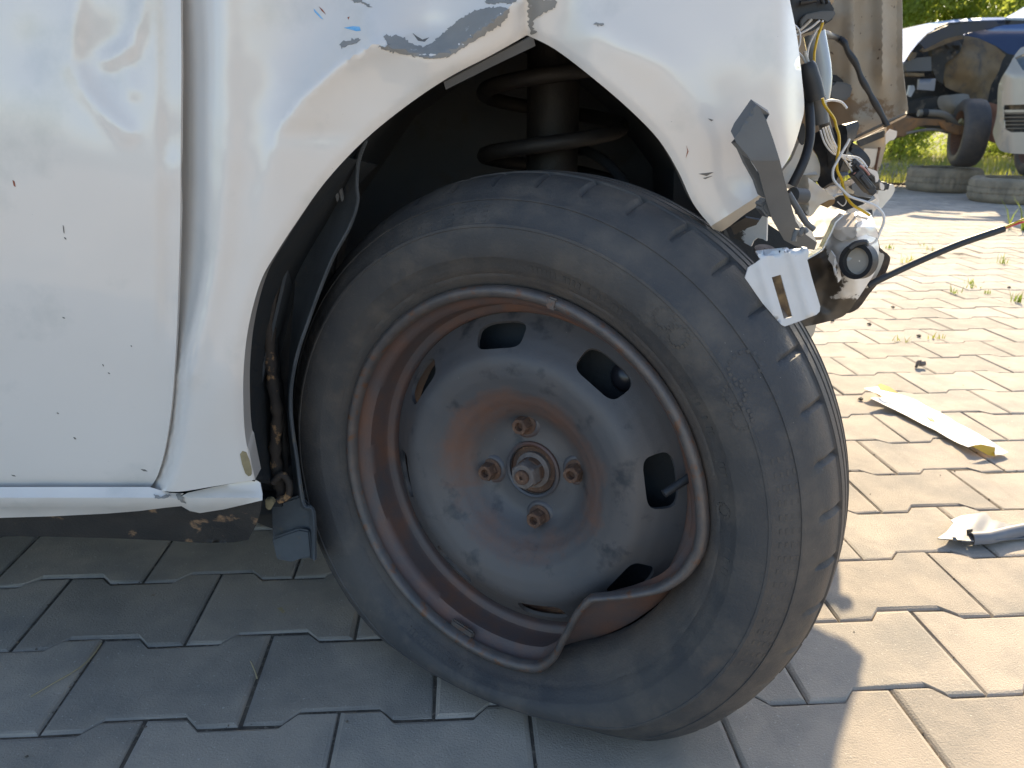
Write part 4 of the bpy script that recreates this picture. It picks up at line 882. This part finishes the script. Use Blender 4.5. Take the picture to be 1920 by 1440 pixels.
def lying_tyre(c, r, h, label, group):
    prof = [(.62*r, .03*h), (.70*r, 0), (.88*r, .0), (.965*r, .12*h), (.99*r, .22*h), (.99*r, .36*h), (.97*r, .37*h), (.97*r, .40*h), (r, .41*h), (r, .59*h), (.975*r, .60*h), (.975*r, .63*h), (.99*r, .64*h), (.99*r, .78*h), (.965*r, .9*h), (.88*r, h), (.70*r, h), (.62*r, .97*h), (.64*r, .8*h), (.86*r, .7*h), (.88*r, .3*h), (.64*r, .2*h)]
    n = 120; vs = []; fs = []; m = len(prof)
    for k in range(n):
        a = 2*pi*k/n
        for i, (q, z) in enumerate(prof):
            if 4 <= i <= 13 and k % 3 == 0: q -= .025*r
            vs.append(Vector((q*cos(a), q*sin(a), z+.004*nz(cos(a)*2, sin(a)*2, i*.1))))
    for k in range(n):
        for i in range(m):
            fs.append((k*m+i, k*m+(i+1) % m, ((k+1) % n)*m+(i+1) % m, ((k+1) % n)*m+i))
    o = obj('old_tyre', mesh('old_tyre', vs, fs, 40), M['dustytyre'], None, Matrix.Translation(c)); tag(o, label, 'tyre', group); return o
t1 = G(1800, 363); lying_tyre(Vector((t1.x, t1.y+.30, .002)), .305, .20, 'dusty old tyre lying flat under the wheel of the blue wreck', 'old tyres under the wrecks')
t2 = G(1932, 385); lying_tyre(Vector((t2.x, t2.y+.28, .002)), .29, .18, 'old tyre lying flat under the silver bumper, cut by the right edge', 'old tyres under the wrecks')
SY = 6.0
M['silver'] = mat('silver_car_paint', (.36, .345, .31), (.30, .285, .25), rough=.35, scale=2, coat=.6, metal=.2)
scar = thing('silver_wreck', (P(1930, 300, SY).x, SY, 0), 'silver car at the right edge with black grille in its bumper, raised on a tyre', 'car')
def Ysil(x, y): return SY+.22*max(0, (1900-x)/38.)**2+.0015*max(0, 140-y)*1.0
bcomp('bumper', crom([(1990, 84), (1925, 86), (1906, 100), (1888, 130), (1876, 150), (1872, 175), (1871, 205), (1867, 230), (1863, 246), (1865, 258), (1873, 277), (1885, 286), (1925, 289), (1990, 290)], 3)[:-1]+[(1990, 290)], Ysil, M['silver'], scar, th=.005,
      holes=[[(1882, 197), (1990, 194), (1990-2, 247), (1896, 248), (1884, 242)], [(1903, 108), (1930, 96), (1985, 96), (1985, 134), (1918, 132)]], step=7)
gr = bcomp('grille', [(1880, 194), (1990, 192), (1990, 250), (1880, 250)], lambda x, y: Ysil(x, y)+.08, M['bay'], scar, th=.02)
for y in (213, 220, 227, 234, 241): ptube('grille_bar', [(1884, y), (1990, y-1)], SY+.06, .0038, M['alloy'], gr, 6, 0)
prism('grille_divider', [(1884, 206), (1990, 205), (1990, 210), (1884, 211)], SY+.05, .03, M['silver'], gr, .004)
hl = bcomp('headlamp', [(1902, 106), (1930, 94), (1990, 94), (1990, 136), (1916, 134)], lambda x, y: Ysil(x, y)+.05, mat('headlamp_glass', (.08, .11, .14), (.03, .04, .05), rough=.08, scale=8, coat=1), scar, th=.02)
prism('indicator', [(1905, 128), (1912, 124), (1918, 138), (1912, 142)], SY+.1, .02, mat('red_lens', (.5, .12, .06), rough=.2), hl, .003)
prism('bumper_clip', [(1880, 168), (1884, 168), (1883, 180), (1879, 180)], SY+.14, .02, M['bay'], scar, .002)
roadwheel('wheel', Vector((P(1936, 330, SY+.3).x, SY+.3, .18+.29)), .29, .19, radians(75), scar)
bs = bmesh.new(); p0 = P(1925, 120, SY+1.75); box_bm(bs, (p0.x, SY+.4, .42), (p0.x+1.6, SY+1.7, 1.12)); bmesh.ops.bevel(bs, geom=bs.edges[:], offset=.1, segments=3, affect='EDGES'); obj('body', bm_mesh('body', bs), M['silver'], scar)

# ------------------------------------------------------------ litter on the paving
def gpanel(name, pts, Z, m, parent, step=8, smooth=0, th=.0008, holes=()):
    if smooth: pts = crom(pts, smooth, True)
    v2, tr = tri2d(dens(pts, step), [dens(h, step) for h in holes], step)
    V, Fc = thicken([G(x, y, Z(x, y) if callable(Z) else Z) for x, y in v2], tr, th, Vector((0, 0, -1)))
    return obj(name, mesh(name, V, Fc, 40), m, parent)
M['sheetw'] = mat('white_sheet', (.82, .81, .79), rough=.5, scale=20, trans=((.8, .7, .4), .15)); M['sheety'] = mat('yellow_foil', (.72, .42, .03), rough=.35)
p0 = G(1750, 785); sp = thing('packaging_strip', (p0.x, p0.y, 0), 'torn white and yellow plastic strip lying on the sunny paving', 'litter')
def zs(x, y): return .006+.012*sstep(1700, 1620, x)+.008*abs(nz(x/40., y/40.))+.010*gz(x, y, 1840, 830, 30, 14)
gpanel('sheet', [(1620, 728), (1646, 725), (1660, 733), (1690, 740), (1717, 750), (1740, 763), (1762, 773), (1800, 795), (1830, 811), (1862, 829), (1890, 848), (1880, 852), (1866, 852), (1863, 842), (1845, 834), (1828, 834), (1815, 838), (1800, 832), (1778, 821), (1757, 808), (1730, 795), (1700, 779), (1680, 769), (1662, 761), (1632, 746), (1642, 744), (1662, 748), (1645, 738)], zs, M['sheetw'], sp, step=7)
gpanel('yellow_flap', [(1646, 721), (1652, 719), (1668, 725), (1684, 736), (1672, 735), (1650, 730)], lambda x, y: .030+.0006*(735-y), M['sheety'], sp, step=5)
gpanel('yellow_flap', [(1640, 736), (1656, 741), (1666, 747), (1652, 745)], .014, M['sheety'], sp, step=5)
gpanel('yellow_flap', [(1822, 836), (1840, 833), (1866, 839), (1865, 856), (1852, 853), (1838, 845)], lambda x, y: .022-.0009*(y-834), M['sheety'], sp, step=5)
gpanel('yellow_mark', [(1736, 780), (1746, 782), (1754, 790), (1745, 788)], lambda x, y: zs(x, y)+.0015, M['sheety'], sp, step=5, th=.0003)
p0 = G(1850, 1000); gp_ = thing('plastic_shard', (p0.x, p0.y, 0), 'broken grey plastic trim with a square hole on the paving at right edge', 'litter')
M['trim'] = mat('grey_trim', (.20, .20, .21), (.165, .165, .175), rough=.5, scale=30, speck=(200, .74, (.15, .15, .16)))
gpanel('trim_sheet', [(1758, 1009), (1774, 998), (1788, 981), (1783, 975), (1802, 967), (1830, 963), (1848, 960), (1860, 974), (1888, 982), (1925, 985), (1980, 985), (1980, 1004), (1880, 1012), (1815, 1014)], lambda x, y: .009+.004*sin((x-1760)/40.)+.004*nz(x/30., y/30.), M['trim'], gp_, step=8, th=.002, holes=[[(1812, 993), (1824, 992), (1824, 1005), (1813, 1005)]])
rows = []
for k in range(9):
    t = pi*(k/8)*1.15-.3
    rows.append([G(x, y, .004)+Vector((0, -.002-.010*cos(t), .005+.011*sin(t))) for x, y in dens([(1818, 1016), (1850, 1014), (1890, 1004), (1990, 984)], 14, False)])
loft('trim_roll', rows, M['trim'], gp_, th=.0018, away=Vector((0, .3, -1)))
p0 = G(1722, 690); bl = thing('loose_bolt', (p0.x, p0.y, 0), 'small metal clip standing on the sunny paving above the white strip', 'bolt')
tube('shank', [p0+Vector((-.006, 0, .001)), p0+Vector((-.004, 0, .016)), p0+Vector((.004, .003, .018))], .0035, M['nutgrey'], bl, 8); tube('head', [p0+Vector((.002, .004, .010)), p0+Vector((.016, .004, .012))], .007, M['nutgrey'], bl, 8, 0)
M['straw'] = mat('dry_straw', (.42, .34, .20), rough=.9)
def litter(name, pts, r, m, label, cat, z=.004, group=None):
    ps = [G(x, y, z) for x, y in pts]; vs, fs = tube_vf(ps, r, 6, 4)
    return tag(obj(name, mesh(name, vs, fs), m), label, cat, group)
litter('straw', [(58, 1306), (100, 1281), (140, 1258), (168, 1236), (190, 1206)], .0007, M['straw'], 'long dry straw on the shaded pavers at lower left', 'straw', .002)
litter('straw', [(470, 1240), (478, 1258), (482, 1272)], .0008, M['straw'], 'short dry straw in a paver joint below the grey mudguard tab', 'straw')
litter('twig', [(1640, 350), (1665, 356), (1690, 345), (1708, 334), (1718, 330)], .006, M['straw'], 'thin brown twig on the paving beside the first old tyre', 'twig', .02)
litter('metal_rod', [(1650, 346), (1690, 345), (1724, 349)], .012, M['rust'], 'rusty rod lying at the far edge of the paving', 'rod', .02)
litter('wire_bit', [(1712, 334), (1716, 330), (1724, 326), (1738, 327)], .006, M['blackdull'], 'short black wire sticking out by the first old tyre', 'wire', .05)
tag(gpanel('dry_leaf', [(520, 1140), (528, 1138), (534, 1146), (530, 1149)], .004, M['straw'], None, 4), 'tiny dry leaf on a shaded paver left of the tyre', 'leaf')
for (x, y), lb in zip(((1560, 603), (1674, 577), (1722, 631), (1892, 540), (1630, 609), (1614, 750)), ('dark pebble by the front bumper remains', 'dark crumb on the paving right of the bumper', 'dark lump on a sunny paver', 'dark crumb near the right edge', 'black scrap in a joint under the bumper', 'small dark crumb left of the white strip')):
    bm = bmesh.new(); bmesh.ops.create_icosphere(bm, subdivisions=1, radius=.007)
    for v in bm.verts: v.co += Vector((random.uniform(-.002, .002), random.uniform(-.002, .002), 0)); v.co.z *= .6
    tag(obj('crumb', bm_mesh('crumb', bm), M['blackdull'], None, Matrix.Translation(G(x, y)+Vector((0, 0, .003)))), lb, 'crumb')
vs = []; fs = []
for c, dd in cands[:330]:
    for _ in range(7 if dd < 2.2 else 3):
        e = random.random(); u = random.uniform(-.1, .1); s = random.choice((-1, 1))
        p = c+(lattice(u, s*PP/2+random.gauss(0, .006)) if e < .6 else lattice(s*.1+random.gauss(0, .0015), random.uniform(-.06, .06)))
        if e > .93: p = c+lattice(random.uniform(-.09, .09), random.uniform(-.06, .06))
        r = random.uniform(.0007, .0021); b = len(vs); z0 = .0 if e > .93 else -.003
        vs += [p+Vector((q[0]*r*random.uniform(.7, 1.5), q[1]*r*random.uniform(.7, 1.5), z0+r*.4+q[2]*r*.7)) for q in ((1, 0, 0), (-1, 0, 0), (0, 1, 0), (0, -1, 0), (0, 0, 1), (0, 0, -1))]
        fs += [(b+i, b+j, b+k) for i in (0, 1) for j in (2, 3) for k in (4, 5)]
tag(obj('joint_grit', mesh('joint_grit', vs, fs, smooth=False), mat('grit', (.25, .20, .15), (.09, .075, .06), rough=1, scale=90)), kind='stuff')
# ------------------------------------------------------------ weeds, verge, hedge
def leafmat(name, c1, c2, tr, k=.45): return mat(name, c1, c2, rough=.45, scale=1.6, trans=(tr, k), detail=3, c3=(c1[0]*1.5, c1[1]*1.3, c1[2]), c3at=.6, c3scale=9)
M['grass'] = leafmat('grass_blades', (.12, .15, .03), (.20, .19, .06), (.42, .44, .08)); M['weed'] = leafmat('weed_leaves', (.06, .10, .02), (.10, .13, .03), (.26, .34, .05))
M['leaf'] = leafmat('hedge_leaves', (.085, .135, .03), (.12, .155, .035), (.50, .58, .10), .6); M['bark'] = mat('bark', (.12, .095, .07), (.08, .065, .05), rough=.9, scale=30)
def blades(pts, m, name, hmin, hmax, wd, lean=.5, rnd=random):
    vs = []; fs = []
    for p in pts:
        a = rnd.uniform(0, 2*pi); h = rnd.uniform(hmin, hmax); l = rnd.uniform(0, lean)*h; b = len(vs); ww = wd*rnd.uniform(.6, 1.3)
        s = Vector((cos(a), sin(a), 0)); d = Vector((-sin(a), cos(a), 0))*l*rnd.choice((-1, 1))
        vs += [p-s*ww, p+s*ww, p+d*.4+Vector((0, 0, h*.6))+s*ww*.6, p+d*.4+Vector((0, 0, h*.6))-s*ww*.6, p+d+Vector((0, 0, h))]
        fs += [(b, b+1, b+2, b+3), (b+3, b+2, b+4)]
    return mesh(name, vs, fs, smooth=False)
wl_ = [(1668, 466, .035, 'tuft of grass in the joints just right of the bumper'), (1704, 492, .05, 'yellowish tuft of grass left of the black cable'), (1728, 460, .03, 'small green weed above the black cable'), (1748, 469, .03, 'flat yellow grass tuft above the black cable'), (1880, 494, .055, 'spread green weed below the right end of the cable'),
       (1820, 532, .03, 'upper weed of the pair below the cable'), (1792, 550, .03, 'lower left weed below the black cable'), (1824, 540, .025, 'small weed with round leaves under the cable'), (1690, 640, .025, 'pale yellow sprig in a joint near the bumper'), (1910, 566, .04, 'weed at the right edge of the sunny paving'), (1748, 634, .02, 'tiny dry sprig on the paving'), (1852, 551, .02, 'tiny green sprig right of the weed pair')]
for x, y, h, lb in wl_:
    c = G(x, y); n = 16 if h > .03 else 9
    pts = [c+Vector((random.gauss(0, .014), random.gauss(0, .010), 0)) for _ in range(n)]
    o = obj('weed', blades([q-c for q in pts], M['grass'] if 'yellow' in lb or 'dry' in lb else M['weed'], 'weed', h*.4, h, .0022, 1.3), M['grass'] if 'yellow' in lb or 'dry' in lb else M['weed'], None, Matrix.Translation(c)); tag(o, lb, 'weed', 'weeds in the paving joints')
c = G(1918, 432); o = obj('weed', blades([Vector((random.gauss(0, .06), random.gauss(0, .05), 0)) for _ in range(60)], M['weed'], 'weed', .08, .24, .006, .8), M['weed'], None, Matrix.Translation(c+Vector((.06, 0, 0)))); tag(o, 'tall grass clump at the right edge in front of the old tyres', 'grass clump', 'weeds in the paving joints')
pts = []
for _ in range(34000):
    Y = PY1+.05+random.random()**1.6*9; x = random.uniform(-.3, .85)*Y
    dens_ = nz(x*.9, Y*.7, 3)+.25+.4*sstep(9, 12, Y)
    if random.random() < dens_+.15: pts.append(Vector((x, Y, -.034+.0)))
tag(obj('verge_grass', blades(pts, M['grass'], 'verge_grass', .04, .17, .006, .9), M['grass']), kind='stuff')
vs = []; fs = []
ico = bmesh.new(); bmesh.ops.create_icosphere(ico, subdivisions=1, radius=1); iv = [v.co.copy() for v in ico.verts]; ico.verts.ensure_lookup_table(); jf = [tuple(v.index for v in f.verts) for f in ico.faces]; ico.free()
for _ in range(1300):
    p = G(random.uniform(1630, 1760), random.uniform(305, 346)) if random.random() < .75 else Vector((random.uniform(.1, .8)*9, random.uniform(7.85, 10), 0))
    s = random.uniform(.010, .035); b = len(vs); R_ = Matrix.Rotation(random.random()*6, 3, 'Z')
    vs += [Vector((p.x, p.y, -.03+s*.3))+R_@Vector((v.x*s*random.uniform(.8, 1.3), v.y*s, v.z*s*.6)) for v in iv]; fs += [tuple(b+i for i in f) for f in jf]
tag(obj('gravel', mesh('gravel', vs, fs, smooth=False), mat('grey_gravel', (.30, .27, .23), (.16, .145, .125), rough=.9, scale=14)), kind='stuff')
def bush(x, y, r, h, n, label, seed, low=0.0, ls=.075):
    rnd = random.Random(seed); t = thing('bush', (x, y, -.03), label, 'bush', 'bushes of the hedge behind the wrecks')
    clumps = [(rnd.gauss(0, r*.45), rnd.gauss(0, r*.35), low+(h-low)*rnd.random()**.8, rnd.uniform(.25, .55)*r*.8) for _ in range(26)]
    vs = []; fs = []
    for _ in range(n):
        cx, cy, cz, cr_ = rnd.choice(clumps); d = Vector((rnd.gauss(0, 1), rnd.gauss(0, 1), rnd.gauss(0, 1))).normalized()*cr_*rnd.random()**.3
        p = Vector((cx, cy, max(.05, cz)))+d
        if p.z < .03: p.z = .03+rnd.random()*.3
        a = Vector((rnd.gauss(0, 1), rnd.gauss(0, 1), rnd.gauss(0, .6))).normalized(); u = a.orthogonal().normalized(); v = a.cross(u); s = ls*rnd.uniform(.6, 1.25)
        b = len(vs); vs += [p-u*s*.5, p+v*s*.28, p+u*s*.6, p-v*s*.28]; fs.append((b, b+1, b+2, b+3))
    me = mesh('foliage', [v+Vector((x, y, -.03)) for v in vs], fs, smooth=False); obj('foliage', me, M['leaf'], t)
    for k in range(4):
        a = k*1.6+rnd.random(); tube('stem', [Vector((x+.1*cos(a), y+.1*sin(a), -.05)), Vector((x+.2*cos(a), y+.15*sin(a), h*.35)), Vector((x+r*.45*cos(a), y+r*.3*sin(a), h*.75))], lambda q: .035*(1-.75*q), M['bark'], t, 7)
for i, (x, y, r, h, n, lb) in enumerate([(6.4, 13.6, 1.5, 3.4, 34000, 'leafy sunlit bush above the bonnet of the blue wreck'), (8.7, 13.9, 1.6, 3.6, 34000, 'leafy bush behind the windscreen of the blue wreck'), (11.2, 13.8, 1.7, 3.2, 9000, 'bush of the hedge beyond the right edge'),
        (4.0, 14.2, 1.5, 3.3, 9000, 'bush of the hedge hidden behind the white car'), (1.2, 14.3, 1.7, 3.5, 7000, 'second hedge bush hidden behind the white car'), (-1.8, 14.5, 1.8, 3.4, 6000, 'hedge bush behind the cabin of the white car'), (14, 14.5, 1.8, 3.4, 5000, 'farthest right bush of the hedge')]):
    bush(x, y, r, h, n, lb, i+3)
for i, (x, y, r, h, n, lb) in enumerate([(7.0, 14.6, .9, .7, 3500, 'low green weeds growing under the front of the blue wreck'), (8.3, 14.4, .8, .6, 3500, 'low green weeds behind the old tyre and wheel'), (10.0, 14.2, .9, .6, 2500, 'low weeds under the silver wreck')]):
    bush(x, y, r, h, n, lb, i+40, ls=.045)
